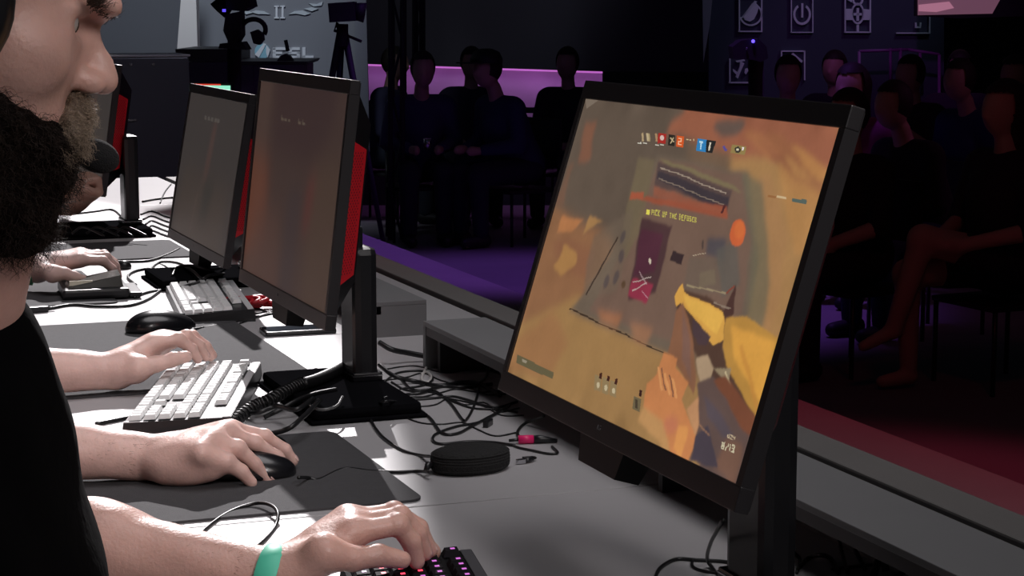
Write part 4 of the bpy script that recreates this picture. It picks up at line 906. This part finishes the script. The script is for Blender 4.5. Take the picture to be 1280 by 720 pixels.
MB().box((0,-.003,-.003),(.012,.003,.003),.0008).build('metal_tip',chrome_m,t); MB().tube([(.012,0,0),(.024,.002,0)],[.0038,.003],8).build('grip',black_pl,t); MB().tube(spline([(.024,.002,0),(.032,.006,0),(.030,.014,0),(.018,.016,0)],5),.0014,6).build('tail',cable_m,t)
p=at_table(545,520)
for (x,y,l) in ((610,533,'small black cable clip where the loops cross behind the puck'),):
    q=at_table(x,y); o=MB().box((-.012,-.004,0),(.012,.004,.010),.002).build('cable_clip',black_pl,None,q); o.rotation_euler=(0,0,.9); tag(o,l,'clip')
# red bundle, dark phone, usb plug under the far monitors
pts=[]
for k in range(60): 
    a=k*.55; pts.append((.028*math.cos(a)+k*.0004,.018*math.sin(a*1.3)+.001*k-.03,.008+.006*(1+math.sin(a*.7))))
q=at_table(314,385); o=MB().tube(pts,.0045,7).build('red_cable_bundle',mat('red_sleeve',(.45,.01,.02),.45),None,q); o.rotation_euler=(0,0,-1.1); tag(o,'bright red cable bundled up under the lower left corner of the middle monitor','cable')
q=onz(374,417,ZT); t=thing('phone','slim glossy black phone lying below the middle monitor','phone',(float(q[0]),float(q[1])+.01,ZT),R_(-2))
MB().box((-.064,-.03,0),(.064,.03,.009),.003).build('body',gloss_bk,t); MB().box((-.058,-.026,.0088),(.058,.026,.0096),0).build('glass',mat('phone_glass',(.01,.01,.012),.06,coat=.5),t)
q=onz(40,391,ZT); t=thing('usb_plug','black usb plug on the pale table at the far left edge','plug',(float(q[0]),float(q[1]),ZT),R_(12))
MB().box((-.02,-.010,0),(.03,.010,.012),.003).build('plug_body',black_pl,t); MB().tube([(.03,0,.006),(.045,0,.005)],[.004,.003],8).build('tail',black_pl,t); MB().box((-.034,-.006,.003),(-.0202,.006,.008)).build('metal_tip',chrome_m,t)
o=MB().lathe([(.001,0),(.016,0),(.017,.006),(.012,.016),(.001,.019)],n=20).build('small_dome',black_pl,None,at_table(155,336)); tag(o,'small black rubber dome on the table beyond the pale hand','knob')
# keypad under the third player's hand
q=onz(110,368,ZT+.01); t=thing('gaming_keypad','black one-handed gaming keypad under the far left pale hand','keypad',(.605,3.985,ZT+.004),R_(-94))
MB().box((-.075,-.070,0),(.075,.060,.020),.006).build('case',black_pl,t)
s=MB(); s.hexa([(-.015,-.06,.0195),(.055,-.06,.0195),(.055,.05,.0195),(-.015,.05,.0195)],[(-.012,-.055,.028),(.050,-.055,.024),(.050,.045,.042),(-.012,.045,.046)]); s.build('sloped_panel',mat('panel_olive',(.045,.045,.04),.25),t)
MB().box((.048,-.055,.0245),(.051,-.010,.034)).build('edge_highlight',mat('highlight_pale',(.8,.75,.6),.3),t)  # pale bar paints the highlight on the keypad's sloped panel
for i in range(4):
    for j in range(3): MB().box((-.070+j*.017,-.050+i*.020,.020),(-.056+j*.017,-.033+i*.020,.028),.002).build('key',kb_black,t)
MB().lathe([(.001,0),(.010,0),(.0095,.010),(.001,.011)],n=18).build('dial',gloss_bk,t,(-.045,.045,.02))
MB().box((-.07,.060,0),(.07,.085,.010),.003).build('front_rest',black_pl,t)
# ================================================================== BACKGROUND
def basis(x,y,d):
    """upright board facing the stage area: origin where pixel x,y sits at depth d; right vector along its width"""
    p=atd(x,y,d); r=Vector((cR[0],cR[1],0)).normalized(); return Vector(p),r,Vector((0,0,1))
PM=lambda d: d/CF
class Board:
    def __init__(s,name,label,cat,d,ref=(640,0)):
        s.d=d; s.o,s.r,s.u=basis(ref[0],ref[1],d); s.ref=ref; s.t=thing(name,label,cat,tuple(s.o)); s.n=s.r.cross(s.u)
    def pt(s,x,y,z=0):   # picture coordinates to the board plane, exact by intersection
        rr=Vector(ray(x,y)); o=Vector(CPOS); nn=s.n; tt=(s.o-o).dot(nn)/rr.dot(nn); return (o+rr*tt)-s.o-nn*z
    def poly(s,name,pts,m,z0=0,z1=.02):
        n=len(pts); v=[s.pt(x,y,z0)[:] for x,y in pts]+[s.pt(x,y,z1)[:] for x,y in pts]
        mb=MB(); mb.add(v,[tuple(range(n)),tuple(range(2*n-1,n-1,-1))]+[(i,n+i,n+(i+1)%n,(i+1)%n) for i in range(n)]); return mb
def poly_add(mb,board,pts,z0,z1):
    n=len(pts); v=[board.pt(x,y,z0)[:] for x,y in pts]+[board.pt(x,y,z1)[:] for x,y in pts]
    mb.add(v,[tuple(range(n)),tuple(range(2*n-1,n-1,-1))]+[(i,n+i,n+(i+1)%n,(i+1)%n) for i in range(n)])
ban_m=mat('banner_cloth',(.27,.28,.30),.9,noise=.10,nscale=1.5); ban2=mat('banner_cloth_dark',(.15,.155,.17),.9,noise=.08,nscale=2)
white_p=mat('print_white',(.85,.88,.90),.8); teal_p=mat('print_teal',(.30,.58,.68),.8); laurel=mat('print_laurel',(.62,.68,.70),.8)
bn=Board('event_banner','grey banner with a II numeral, laurels and white ESL lettering at upper left','banner',14.3)
bn.poly('b',[(100,-260),(446,-260),(446,150),(100,150)],None,0,.03).build('cloth',ban_m,bn.t)
bn.poly('b',[(100,-260),(244,-260),(247,150),(100,150)],None,-.015,-.001).build('dark_panel',ban2,bn.t)
mb=MB(); 
for x in (346,353.5): poly_add(mb,bn,[(x-1.3,8),(x+1.3,8),(x+1.3,23),(x-1.3,23)],-.012,-.001)
for x in (346,353.5):
    for y in (7,21.5): poly_add(mb,bn,[(x-3,y),(x+3,y),(x+3,y+1.6),(x-3,y+1.6)],-.013,-.001)
mb.build('numeral',white_p,bn.t)
for pts in ([(338,18),(330,14),(320,13),(314,15),(322,17.5),(331,17.5)],[(361,18),(368,14),(378,13),(388,17),(381,19),(370,17)],[(380,11),(390,9),(398,11),(390,14)],[(300,12),(308,12),(316,16),(308,18)],[(386,4),(396,5),(404,2),(402,7),(392,8)]):
    mb=MB(); poly_add(mb,bn,pts,-.012,-.001); mb.build('laurel_leaf',laurel,bn.t)
mb=MB()
def blk(x0,y0,x1,y1): poly_add(mb,bn,[(x0+(74-y1)*.0,y1),(x0,y0),(x1,y0),(x1,y1)],-.012,-.001)
# E S L in wide blocky strokes
for q in ((341,59,357,62.5),(341,64.5,353,67.5),(341,69.5,357,73),(341,59,345,73),(361,59,375,62.5),(361,59,365,67),(361,64.5,375,67.5),(371,65,375,73),(360,69.5,375,73),(378,59,382,73),(378,69.5,392,73)): blk(*q)
mb.build('lettering',white_p,bn.t)
mb=MB(); t_=np.linspace(0,2*math.pi,22)[:-1]; poly_add(mb,bn,[(328+9.5*math.cos(a),64+9.5*math.sin(a)) for a in t_],-.012,-.001); mb.build('round_emblem',teal_p,bn.t)
mb=MB(); poly_add(mb,bn,[(319,68),(330,54),(333,55),(324,72)],-.018,-.0125); poly_add(mb,bn,[(333,56),(338,62),(335,72),(333,66)],-.018,-.0125); mb.build('emblem_stroke',white_p,bn.t)
# fin right of banner, light stripe at left built as a pale solid
fin=Board('fabric_fin','slanted grey fabric fin at the right edge of the banner','banner',14.1)
fin.poly('b',[(440,-250),(452,-250),(459,60),(462,190),(446,190)],None,0,.05).build('cloth',mat('fin_grey',(.27,.28,.31),.9),fin.t)
bm_=Board('light_stripe','pale tapered shape standing in for a light stripe above the dark desk at upper left','column',13.6)
pc=bm_.poly('b',[(232,-80),(243,-80),(247,66),(221,66)],None,0,.12).build('cloth',mat('light_stripe_pale',(.72,.70,.68),.9),bm_.t)
spot('light_stripe_wash',tuple(atd(232,-330,12.3)),tuple(atd(234,30,13.6)),24,(1,.95,.92),26,.8,.1)
# caster desk
dk=Board('caster_desk','long dark desk with rounded black edge in front of the grey banner','desk',12.6)
dk.poly('b',[(229,60),(300,60),(300,75),(245,75),(230,69)],None,-.3,.5).build('desk_top',mat('desk_black',(.03,.03,.034),.5),dk.t)
dk.poly('b',[(300,75),(391,75),(388,79),(300,80)],None,-.3,.5).build('lower_top',mat('desk_black',(.03,.03,.034),.5),dk.t)
dk.poly('b',[(238,77),(300,77),(300,81),(318,81),(318,330),(238,330)],None,-.1,.4).build('desk_front',mat('desk_grey',(.13,.135,.155),.7),dk.t)
dk.poly('b',[(318,80.5),(384,80.5),(384,330),(318,330)],None,.0,.4).build('desk_front',mat('desk_side',(.16,.165,.19),.7),dk.t)
# dark cabinet behind the far end of the table
Y0=7.5; p0=ony(132,236,Y0); p1_=ony(240,236,Y0); zt_=ony(200,71,Y0)[2]
t=thing('dark_cabinet','large flat dark panel standing behind the far end of the table','cabinet',(float(p0[0]+p1_[0])/2,Y0+.15,0))
hw=(p1_[0]-p0[0])/2; cabm=mat('cabinet_dark',(.045,.046,.058),.28)
MB().box((-hw,-.15,0),(hw,.15,zt_),.006).build('body',cabm,t)
MB().box((-hw-.004,-.155,zt_+.0005),(hw+.004,.155,zt_+.008),.001).build('top_edge',mat('edge_grey',(.25,.25,.27),.4),t)
for x in (172,201):
    q=ony(x,82,Y0-.152); MB().box((-.006,-.004,-.005),(.006,.0,.005)).build('latch',chrome_m,t,(float(q[0])-(p0[0]+p1_[0])/2,-.1505,float(q[2])))
q=ony(160,150,Y0); MB().box((-.03,-.006,-.004),(.03,-.0005,.004)).build('handle',chrome_m,t,(float(q[0])-(p0[0]+p1_[0])/2,-.1505,float(q[2])))
spot('cabinet_wash',(2.6,4.6,3.2),(1.42,7.4,.75),70,(.75,.75,1),22,.6,.2)
# green/white lit screen seen over the third monitor
sb=Board('lit_display','thin strip of a green and white lit display just above the third monitor','screen',8.3)
MB().tube([sb.pt(262,148,.03)[:],(sb.pt(262,148,.03)[0],sb.pt(262,148,.03)[1],-sb.o[2])],.03,10).build('stand',black_mt,sb.t)
sb.poly('b',[(236,104),(289,104),(289,150),(236,150)],None,0,.04).build('case',black_mt,sb.t)
sb.poly('b',[(240,106.5),(288,107),(288,146),(240,146)],None,-.006,-.0005).build('display',mat('display_green',(.1,.3,.2),.4,emit=(.30,.85,.60),es=1.0),sb.t)
sb.poly('b',[(240,104.6),(276,105),(276,106.8),(240,106.4)],None,-.007,-.0005).build('red_line',mat('display_red',(.3,.02,.02),.4,emit=(.8,.05,.03),es=.8),sb.t)
# lounge wall with violet light strip
lw=Board('lounge_counter','low pale wall with a glowing violet strip light along its top','wall panel',16.2)
lw.poly('b',[(455,81.5),(753,91),(753,190),(455,190)],None,0,.15).build('panel',mat('panel_pale',(.46,.42,.46),.7,noise=.08,nscale=2),lw.t)
lw.poly('b',[(455,79.5),(753,89),(753,91.5),(455,82)],None,-.03,-.012).build('light_strip',mat('strip_violet',(.4,.1,.5),.4,emit=(.60,.17,.62),es=.75),lw.t)
lw.poly('b',[(440,-260),(905,-260),(905,89.5),(753,88.9),(440,79)],None,-.10,.2).build('upper_fascia',mat('fascia_dark',(.09,.09,.10),.8),lw.t)
q=[Vector(lw.pt(x,y,0))+lw.o for x,y in ((500,84),(620,88),(720,92))]
for k_,v in enumerate(q):
    a=area('strip_glow',tuple(v+lw.n*.16),tuple(v+lw.n*.03+Vector((0,0,-.5))),.6,(.72,.22,.9),.75,.05); 
lw.poly('b',[(440,131),(700,131),(700,138),(440,138)],None,-.42,-.38).build('rail',black_mt,lw.t)
lw.poly('b',[(440,190),(770,190),(770,330),(440,330)],None,-.02,.15).build('lower_front',mat('panel_low',(.035,.03,.045),.8),lw.t)
# navy emblem wall
ew=Board('emblem_wall','dark navy wall printed with framed grey emblems at upper right','wall panel',15.2)
navy=mat('navy_cloth',(.06,.065,.10),.9,noise=.1,nscale=2); emb=mat('emblem_grey',(.88,.93,.95),.8)
ew.poly('b',[(886,-200),(1180,-200),(1180,240),(886,240)],None,0,.05).build('cloth',navy,ew.t)
ew.poly('b',[(877,-60),(896,-60),(887,30),(879,78)],None,-.02,-.001).build('pale_sliver',mat('sliver_grey',(.30,.29,.34),.9),ew.t)
def frame(x0,y0,x1,y1,w_=1.6,skip=(),par=None):
    mb=MB()
    S={'t':[(x0,y0),(x1,y0),(x1,y0+w_),(x0,y0+w_)],'b':[(x0-.5,y1-w_),(x1-.5,y1-w_),(x1-.5,y1),(x0-.5,y1)],'l':[(x0,y0),(x0+w_,y0),(x0+w_,y1),(x0,y1)],'r':[(x1-w_,y0),(x1,y0),(x1,y1),(x1-w_,y1)]}
    for k_,q in S.items():
        if k_ not in skip: poly_add(mb,ew,q,-.03,-.001)
    return mb
def emblem(mb,label=None):
    o=mb.build('emblem',emb,ew.t); return o
def addp(mb,pts): poly_add(mb,ew,pts,-.03,-.001)
def arc(mb,cx,cy,r0,r1,a0,a1,n=16,sy=1):
    for i in range(n):
        a,b=R_(a0+(a1-a0)*i/n),R_(a0+(a1-a0)*(i+1)/n)
        addp(mb,[(cx+r0*math.cos(a),cy+r0*sy*math.sin(a)),(cx+r1*math.cos(a),cy+r1*sy*math.sin(a)),(cx+r1*math.cos(b),cy+r1*sy*math.sin(b)),(cx+r0*math.cos(b),cy+r0*sy*math.sin(b))])
m1=frame(923,-8,952.5,40); addp(m1,[(944,3),(948,8),(946,16),(942,24),(937,27),(931,25),(928,20),(934,12),(940,4)]); arc(m1,938,18,12.5,14.5,-50,165,16); addp(m1,[(925,24),(943,1),(946,2),(928,22)]); emblem(m1)
m2=frame(988,-8,1016,41,1.2); arc(m2,1002,18,8.5,11,-60,240,20,1.2); addp(m2,[(1001,4),(1003.5,4),(1003.5,22),(1001,22)]); emblem(m2)
m3=frame(1055,-8,1088,41,1.6); addp(m3,[(1056,11),(1065,11),(1065,25),(1056,25)]); addp(m3,[(1078,11),(1087,12),(1088,25),(1078,25)]); arc(m3,1071.5,17,6.5,8,0,360,18,1.7); addp(m3,[(1070,10),(1073,10),(1073,26),(1070,26)]); addp(m3,[(1066.5,16.2),(1076.5,16.2),(1076.5,19.4),(1066.5,19.4)]); addp(m3,[(1070,31),(1073,31),(1073,40),(1070,40)]); arc(m3,1071.5,0,4.5,7,0,360,14); addp(m3,[(1057,-7),(1066,-7),(1064,3),(1057,-1)]); emblem(m3)
m4=frame(911,73,940,104,1.8,('t',)); addp(m4,[(925,76),(930,79),(925,90),(922,98),(919,96),(924,84)]); addp(m4,[(916,86),(923,91),(921,94),(916,89)]); addp(m4,[(931,86),(934,85),(935,88),(932,93),(930,91)]); addp(m4,[(919,76),(930,74),(931,76),(921,78)]); emblem(m4)
m5=frame(975.5,63,1006,100,1.6,('b',))
for i in range(4):
    s_=i*4.2; addp(m5,[(979+s_*.8,76+s_*.6),(991,66+s_),(991,69+s_),(980.5+s_*.8,78.5+s_*.6)]); addp(m5,[(991,66+s_),(1003-s_*.8,76+s_*.6),(1001.5-s_*.8,78.5+s_*.6),(991,69+s_)])
    addp(m5,[(979+s_*.8,76+s_*.6),(981+s_*.8,76+s_*.6),(981+s_*.8,98),(979+s_*.8,98)])
emblem(m5)
m6=frame(1120,14,1162,42,1.4,('t','l')); addp(m6,[(1143,28),(1145,28),(1145,33),(1149,33),(1149,28),(1151,28),(1150,35),(1143,35)]); emblem(m6)
# pinkish display top right
pd=Board('overhead_display','pinkish lit display partly in view at the top right edge','screen',14.6)
pd.poly('b',[(1144,-60),(1284,-60),(1284,20),(1200,23),(1144,20)],None,0,.05).build('case',black_mt,pd.t)
pd.poly('b',[(1147,-58),(1282,-58),(1240,17),(1147,19)],None,-.01,-.0005).build('display',mat('display_pink',(.2,.1,.15),.5,emit=(.115,.05,.075),es=1),pd.t)
pd.poly('b',[(1148,6),(1186,2),(1192,10),(1170,15),(1148,14)],None,-.016,-.011).build('bright_shape',mat('display_pink_bright',(.3,.2,.25),.5,emit=(.34,.14,.20),es=1),pd.t)
# --- truss tower and camera crane silhouettes
sil=mat('silhouette_black',(.014,.014,.017),.7)
def truss(label,x0,x1,ytop,ybot,d,m,diag=True):
    b=Board('truss_tower',label,'truss',d); 
    for x in (x0,x1):
        for z in (0,.22): MB().tube([b.pt(x,ytop,z)[:],b.pt(x,ybot,z)[:]],.018,8).build('pole',m,b.t)
    n=8
    if diag:
        for i in range(n):
            ya=ytop+(ybot-ytop)*i/n; yb=ytop+(ybot-ytop)*(i+1)/n
            MB().tube([b.pt(x0 if i%2 else x1,ya,0)[:],b.pt(x1 if i%2 else x0,yb,0)[:]],.010,6).build('brace',m,b.t)
    return b
truss('dark truss tower standing between the banner and the violet lounge',488,503,-200,300,13.4,sil)
truss('second dark truss tower, right of the first one in front of the lounge',518,527,-200,96,13.9,sil)
bt=Board('purple_rig','purple-lit metal frame above the audience at upper right','truss',14.9)
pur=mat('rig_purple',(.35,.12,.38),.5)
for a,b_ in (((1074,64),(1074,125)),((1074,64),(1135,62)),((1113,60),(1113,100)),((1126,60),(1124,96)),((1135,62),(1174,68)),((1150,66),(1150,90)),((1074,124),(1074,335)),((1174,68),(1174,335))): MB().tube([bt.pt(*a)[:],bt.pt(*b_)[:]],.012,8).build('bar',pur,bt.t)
spot('rig_purple_light',(5.6,9.4,3.5),tuple(atd(1110,80,14.9)),60,(.7,.2,1),30,.6,.1)
def tripod(label,x,ytop,yfoot,d,spread,m,cam_=True,name='camera_tripod'):
    b=Board(name,label,'tripod',d)
    for i,s in enumerate((-1,-.35,.45,1)[:4]):
        if i==2: continue
        MB().tube([b.pt(x+s*2,ytop,0)[:],b.pt(x+s*spread,yfoot,(.3 if i==1 else 0))[:]],[.022,.014],8).build('leg',m,b.t)
    MB().tube([b.pt(x,ytop-6,0)[:],b.pt(x,ytop+22,0)[:]],.035,10).build('centre_column',m,b.t)
    if cam_:
        mb=MB(); poly_add(mb,b,[(x-16,ytop-32),(x+16,ytop-34),(x+18,ytop-10),(x-14,ytop-8)],-.12,.12); mb.build('camera_body',m,b.t)
        MB().tube([b.pt(x+16,ytop-22)[:],b.pt(x+28,ytop-20)[:]],[.05,.06],12).build('lens',m,b.t)
        MB().tube([b.pt(x-6,ytop-8)[:],b.pt(x-10,ytop+2)[:],b.pt(x+24,ytop+16)[:]],.010,6).build('pan_handle',m,b.t)
    return b
tripod('dark broadcast camera on a tripod before the grey banner',428,36,330,11.8,56,sil)
# camera operator rig at left (silhouette of camera, monitor arm, headphones on stand)
rg=Board('studio_camera','dark silhouetted studio camera on a pedestal left of the banner lettering','camera',11.2)
mb=MB(); poly_add(mb,rg,[(284,-14),(313,-16),(318,8),(306,14),(288,12)],-.15,.15); mb.build('camera_body',sil,rg.t)
MB().tube([rg.pt(284,2)[:],rg.pt(273,14)[:]],[.05,.06],12).build('lens',sil,rg.t)
mb=MB(); poly_add(mb,rg,[(285,18),(303,14),(304,44),(298,54),(290,56),(282,38)],-.10,.10); mb.build('pan_head',sil,rg.t)
MB().tube([rg.pt(293,50)[:],rg.pt(293,330)[:]],.04,12).build('pedestal',sil,rg.t)
mb=MB(); poly_add(mb,rg,[(278,54),(306,52),(312,62),(276,60)],-.1,.1); mb.build('control_plate',sil,rg.t)
MB().tube([rg.pt(300+0,34)[:]]+[rg.pt(317+15*math.cos(a),37-13*math.sin(a))[:] for a in np.linspace(2.9,-.5,14)],.014,8).build('cable_arch',sil,rg.t)
mb=MB(); poly_add(mb,rg,[(314,40),(322,37),(329,42),(330,50),(325,56),(318,54)],-.05,.05); mb.build('viewfinder',sil,rg.t)
MB().box((-.008,-.02,-.008),(.008,0,.008)).build('status_light',mat('led_blue',(.0,.0,.2),.4,emit=(.12,.08,.9),es=1.2),rg.t,rg.pt(285,13,-.17))
mic=Board('desk_microphone','small dark microphone standing on the caster desk','microphone',12.3)
mb=MB(); poly_add(mb,mic,[(347,76),(351,70),(357,67),(363,70),(367,76)],-.05,.05); mb.build('base',sil,mic.t); MB().tube([mic.pt(360,64)[:],mic.pt(357,50)[:]],.012,8).build('gooseneck',sil,mic.t)
cb=Board('robotic_camera','small black camera with a blue light before the emblem wall','camera',11.5)
mb=MB(); poly_add(mb,cb,[(913,58),(924,50),(945,48),(955,58),(957,72),(948,77),(938,74),(914,73)],-.12,.12); mb.build('camera_body',sil,cb.t)
MB().tube([cb.pt(945,74)[:],cb.pt(945,420)[:]],.045,12).build('pedestal',sil,cb.t)
MB().ell(cb.pt(938,51,-.13)[:],(.010,.010,.010),10,8).build('blue_light',mat('led_blue2',(.0,.0,.3),.4,emit=(.10,.06,1),es=3),cb.t)
MB().ell(cb.pt(930,60,-.13)[:],(.008,.008,.008),8,6).build('lens_glint',chrome_m,cb.t)
# ================================================================== AUDIENCE
def seated(lean=0,armz=.60,arm_out=.32,cross=False):
    s=math.sin(lean); up=lambda h: (s*h,h+.46)
    P=[]; ch=(s*.40,.46+.40); nk=(s*.58,1.02); hd_=(s*.7+.03,1.20)
    P+=[P_ell((-.02,0,.55),(.14,.17,.12),.05),P_cap((0,0,.58),(s*.35,0,.82),.14,.155,.06),P_cap((s*.45,-.15,.95),(s*.45,.15,.95),.062,.062,.06),P_cap((s*.5,0,.98),(nk[0]+.01,0,1.08),.055,.05,.03),
        P_ell((hd_[0],0,hd_[1]),(.098,.078,.120),.02),P_ell((hd_[0]+.095,0,hd_[1]-.02),(.018,.014,.022),.015)]
    for q in (-1,1):
        P+=[P_cap((s*.45,q*.19,.94),(s*.3+.06,q*.235,.70),.050,.042,.03),P_cap((s*.3+.06,q*.235,.70),(arm_out,q*.09,armz),.041,.028,.02),P_ell((arm_out+.04,q*.075,armz),(.05,.028,.035),.02)]
        if cross and q==1:
            P+=[P_cap((.0,.09,.55),(.42,-.02,.66),.085,.062,.04),P_cap((.42,-.02,.66),(.50,-.10,.27),.058,.036,.03),P_cap((.50,-.10,.26),(.64,-.12,.20),.034,.024,.02)]
        else: P+=[P_cap((.0,q*.10,.52),(.42,q*.12,.50),.088,.062,.04),P_cap((.42,q*.12,.50),(.40,q*.12,.10),.058,.038,.03),P_cap((.39,q*.12,.05),(.53,q*.13,.035),.036,.028,.02)]
    return P,hd_
def clothing_of(P,sleeve=.75,legs=True,cross=False):
    Q=[]; 
    for t_ in P[:3]: Q.append(t_)
    Q=[('e',P[0][1],P[0][2]+.018,None,0,.05,False),('c',P[1][1],P[1][2],P[1][3]+.018,P[1][4]+.018,.06,False),('c',P[2][1],P[2][2],P[2][3]+.018,P[2][4]+.018,.06,False)]
    per=(len(P)-6)//2
    for k in (0,1):
        a=P[6+k*per]; f=P[7+k*per]; Q.append(('c',a[1],a[2],a[3]+.014,a[4]+.014,.03,False))
        if sleeve>1: Q.append(('c',f[1],f[1]+(f[2]-f[1])*.85,f[3]+.012,f[4]+.012,.02,False))
    T=[]
    if legs:
        T=[('e',P[0][1]-arr((0,0,.02)),P[0][2]+.014,None,0,.05,False)]
        for k in (0,1):
            for j in (3,4):
                a=P[6+k*per+j]; T.append(('c',a[1],a[2],a[3]+.014,a[4]+.016,.03,False))
    return Q,T
VAR=[]
for (ln,az,ao,cr_,sl) in ((.05,.60,.34,False,.7),(.35,.66,.40,False,1.5),(.12,.88,.30,False,.7),(.0,.64,.30,True,.7)):
    P,hd_=seated(ln,az,ao,cr_); Q,T=clothing_of(P,sl,not cr_)
    bm1=sdf_mesh('body',sculpt(P,.013)); bm2=sdf_mesh('shirt',sculpt(Q,.014)); bm3=sdf_mesh('trousers',sculpt(T,.014)) if T else sdf_mesh('shorts',sculpt([('e',P[0][1]-arr((0,0,.02)),P[0][2]+.016,None,0,.05,False),P_cap((.0,.09,.54),(.22,.05,.60),.10,.085,.04),P_cap((.0,-.10,.52),(.22,-.11,.51),.10,.085,.04)],.013))
    hh=sdf_mesh('hair',sculpt([P_ell((hd_[0]-.012,0,hd_[1]+.022),(.108,.088,.115),.01)],.012,clip=lambda X,hd_=hd_:(X[:,0]<hd_[0]+.03)|(X[:,2]>hd_[1]+.07)))
    hl=sdf_mesh('hair',sculpt([P_ell((hd_[0]-.012,0,hd_[1]+.022),(.112,.092,.115),.01),P_cap((hd_[0]-.05,0,hd_[1]),(hd_[0]-.10,0,hd_[1]-.28),.085,.06,.04)],.012,clip=lambda X,hd_=hd_:(X[:,0]<hd_[0]+.02)|(X[:,2]>hd_[1]+.07)))
    shoe=sdf_mesh('shoe',sculpt([P_cap((.37,.0,.05),(.53,.0,.04),.048,.038,.02)],.012))
    VAR.append((bm1,bm2,bm3,hh,hl,hd_,shoe))
for v in VAR:
    for me in v[:5]+(v[6],): me.materials.append(None)
aud_skin=mat('audience_skin',(.50,.30,.24),.55); 
def cl(n,c): return mat('cloth_'+n,c,.9)
def spectator(label,x,y,rz,v=0,z=-.3,top=(.02,.02,.03),leg=(.02,.025,.04),hair='s',group='seated audience',sc=1.0,skin=None,chair=True,cap=False):
    V=VAR[v]; t=thing('person',label,'person',(x,y,z+.0),rz,group); t.scale=(sc,)*3
    def part(me,name,m):
        o=bpy.data.objects.new(name,me); COL.objects.link(o); o.parent=t; o.material_slots[0].link='OBJECT'; o.material_slots[0].material=m; return o
    part(V[0],'body',skin or aud_skin); part(V[1],'shirt',cl('%02d%02d%02d'%tuple(int(99*c) for c in top),top)); part(V[2],V[2].name.split('.')[0],cl('%02d%02d%02d'%tuple(int(99*c) for c in leg),leg))
    part(V[3] if hair=='s' else V[4],'hair',hair_d)
    if v!=3:
        for s in (-1,1):
            o=part(V[6],'shoe',black_mt); o.location=(0,s*.12,0)
    if cap:
        h=V[5]; b=MB(); M=Matrix.Translation((h[0],0,h[1]+.05)); b.lathe([(.112,0),(.112,.03),(.09,.075),(.04,.098),(.001,.10)],n=20,M=M); b.box((h[0]+.06,-.07,h[1]+.05),(h[0]+.20,.07,h[1]+.058)); b.build('cap',black_mt,t)
    if chair:
        c=thing('folding_chair','dark folding chair under the '+' '.join(label.split(',')[0].split()[:10]),'chair',(x,y,z),rz,'audience chairs')
        MB().box((-.20,-.21,.36),(.22,.21,.385),.008).build('seat',black_mt,c); MB().box((-.225,-.21,.58),(-.205,.21,.86),.006).build('backrest',black_mt,c)
        for lx in (-.2,.2):
            for ly in (-.2,.2): MB().tube([(lx,ly,0),(lx,ly,.36 if lx>0 else .60)],.011,6).build('leg',black_pl,c)
    return t
def place(xp,yp_head,d,z=-.3,sc=1.0):
    p=atd(xp,yp_head,d); return float(p[0]),float(p[1])
back=R_(-110)
# violet lounge group
for (xp,d,rz,v,lab,top,cap,hair) in ((522,13.9,-100,1,'seated man holding a cup before the violet strip, left one of the lounge group',(.05,.045,.12),False,'s'),(648,13.7,-165,1,'person in a peaked cap leaning left in the violet lounge',(.03,.035,.10),True,'s'),
      (588,15.1,-100,0,'dim person sitting behind, between the cup holder and the cap wearer',(.03,.02,.05),False,'s'),(712,15.0,-130,0,'dim person right of the cap wearer, next to the big monitor',(.02,.015,.03),False,'s'),(478,15.1,-40,2,'dim person at the left end of the violet lounge beside the red monitor edge',(.03,.03,.07),False,'s')):
    x,y=place(xp,95,d); spectator(lab,x,y,R_(rz),v,top=top,cap=cap,hair=hair,group='people in the violet lounge',sc=1.0)
c_=Board('cup','small shiny cup held by the seated man in the violet lounge','cup',12.85)
q=place(522,95,13.9); a_=R_(-100); c_.t.location=(q[0]+.46*math.cos(a_),q[1]+.46*math.sin(a_),-.3+.70); MB().tube([(0,0,-.03),(0,0,.04)],[.022,.028],12).build('wall',chrome_m,c_.t); MB().tube([(0,0,.0402),(0,0,.043)],.028,12).build('lid',white_p,c_.t)
# red-lit audience at right
for (xp,d,rz,v,lab,top,hair,sc) in ((984,12.6,-115,0,'spectator with short dark hair and red-lit ear, seen just above the big monitor',(.02,.02,.03),'s',1.0),(1046,13.9,-140,0,'shadowy spectator at the top right corner of the big monitor',(.02,.02,.025),'s',1.0),
      (1094,11.1,-150,1,'spectator with long dark hair leaning forward, pink light on the shoulder',(.25,.05,.14),'l',1.0),(1150,12.7,-160,2,'spectator with a red-lit brow in the middle of the crowd',(.03,.02,.03),'s',1.0),(1198,14.0,-120,0,'spectator with red-lit hair behind the blue-lit one',(.04,.02,.05),'s',1.0),  # pink light on the long-haired spectator is put into the shirt colour
      (1236,11.9,-165,1,'spectator in a dark blue top holding a blue-lit phone',(.03,.04,.16),'s',1.0),(1276,12.6,-150,2,'spectator with violet-edged white scarf at the right frame edge',(.22,.18,.30),'l',1.0),
      (1072,8.9,-165,0,'spectator in black sitting right beside the big monitor edge, pale shoe sole below',(.01,.01,.012),'s',.96),
      (1165,9.9,-170,1,'spectator in blue jeans with bare forearms resting on the knees',(.015,.015,.02),'s',.96),(1262,8.5,-175,3,'bare-legged spectator with crossed legs and sandals at the right edge',(.02,.02,.025),'l',1.0)):
    x,y=place(xp,115,d); spectator(lab,x,y,R_(rz),v,top=top,hair=hair,sc=sc,leg=(.03,.045,.09) if 'jeans' in lab else (.015,.015,.02),z=-.3)
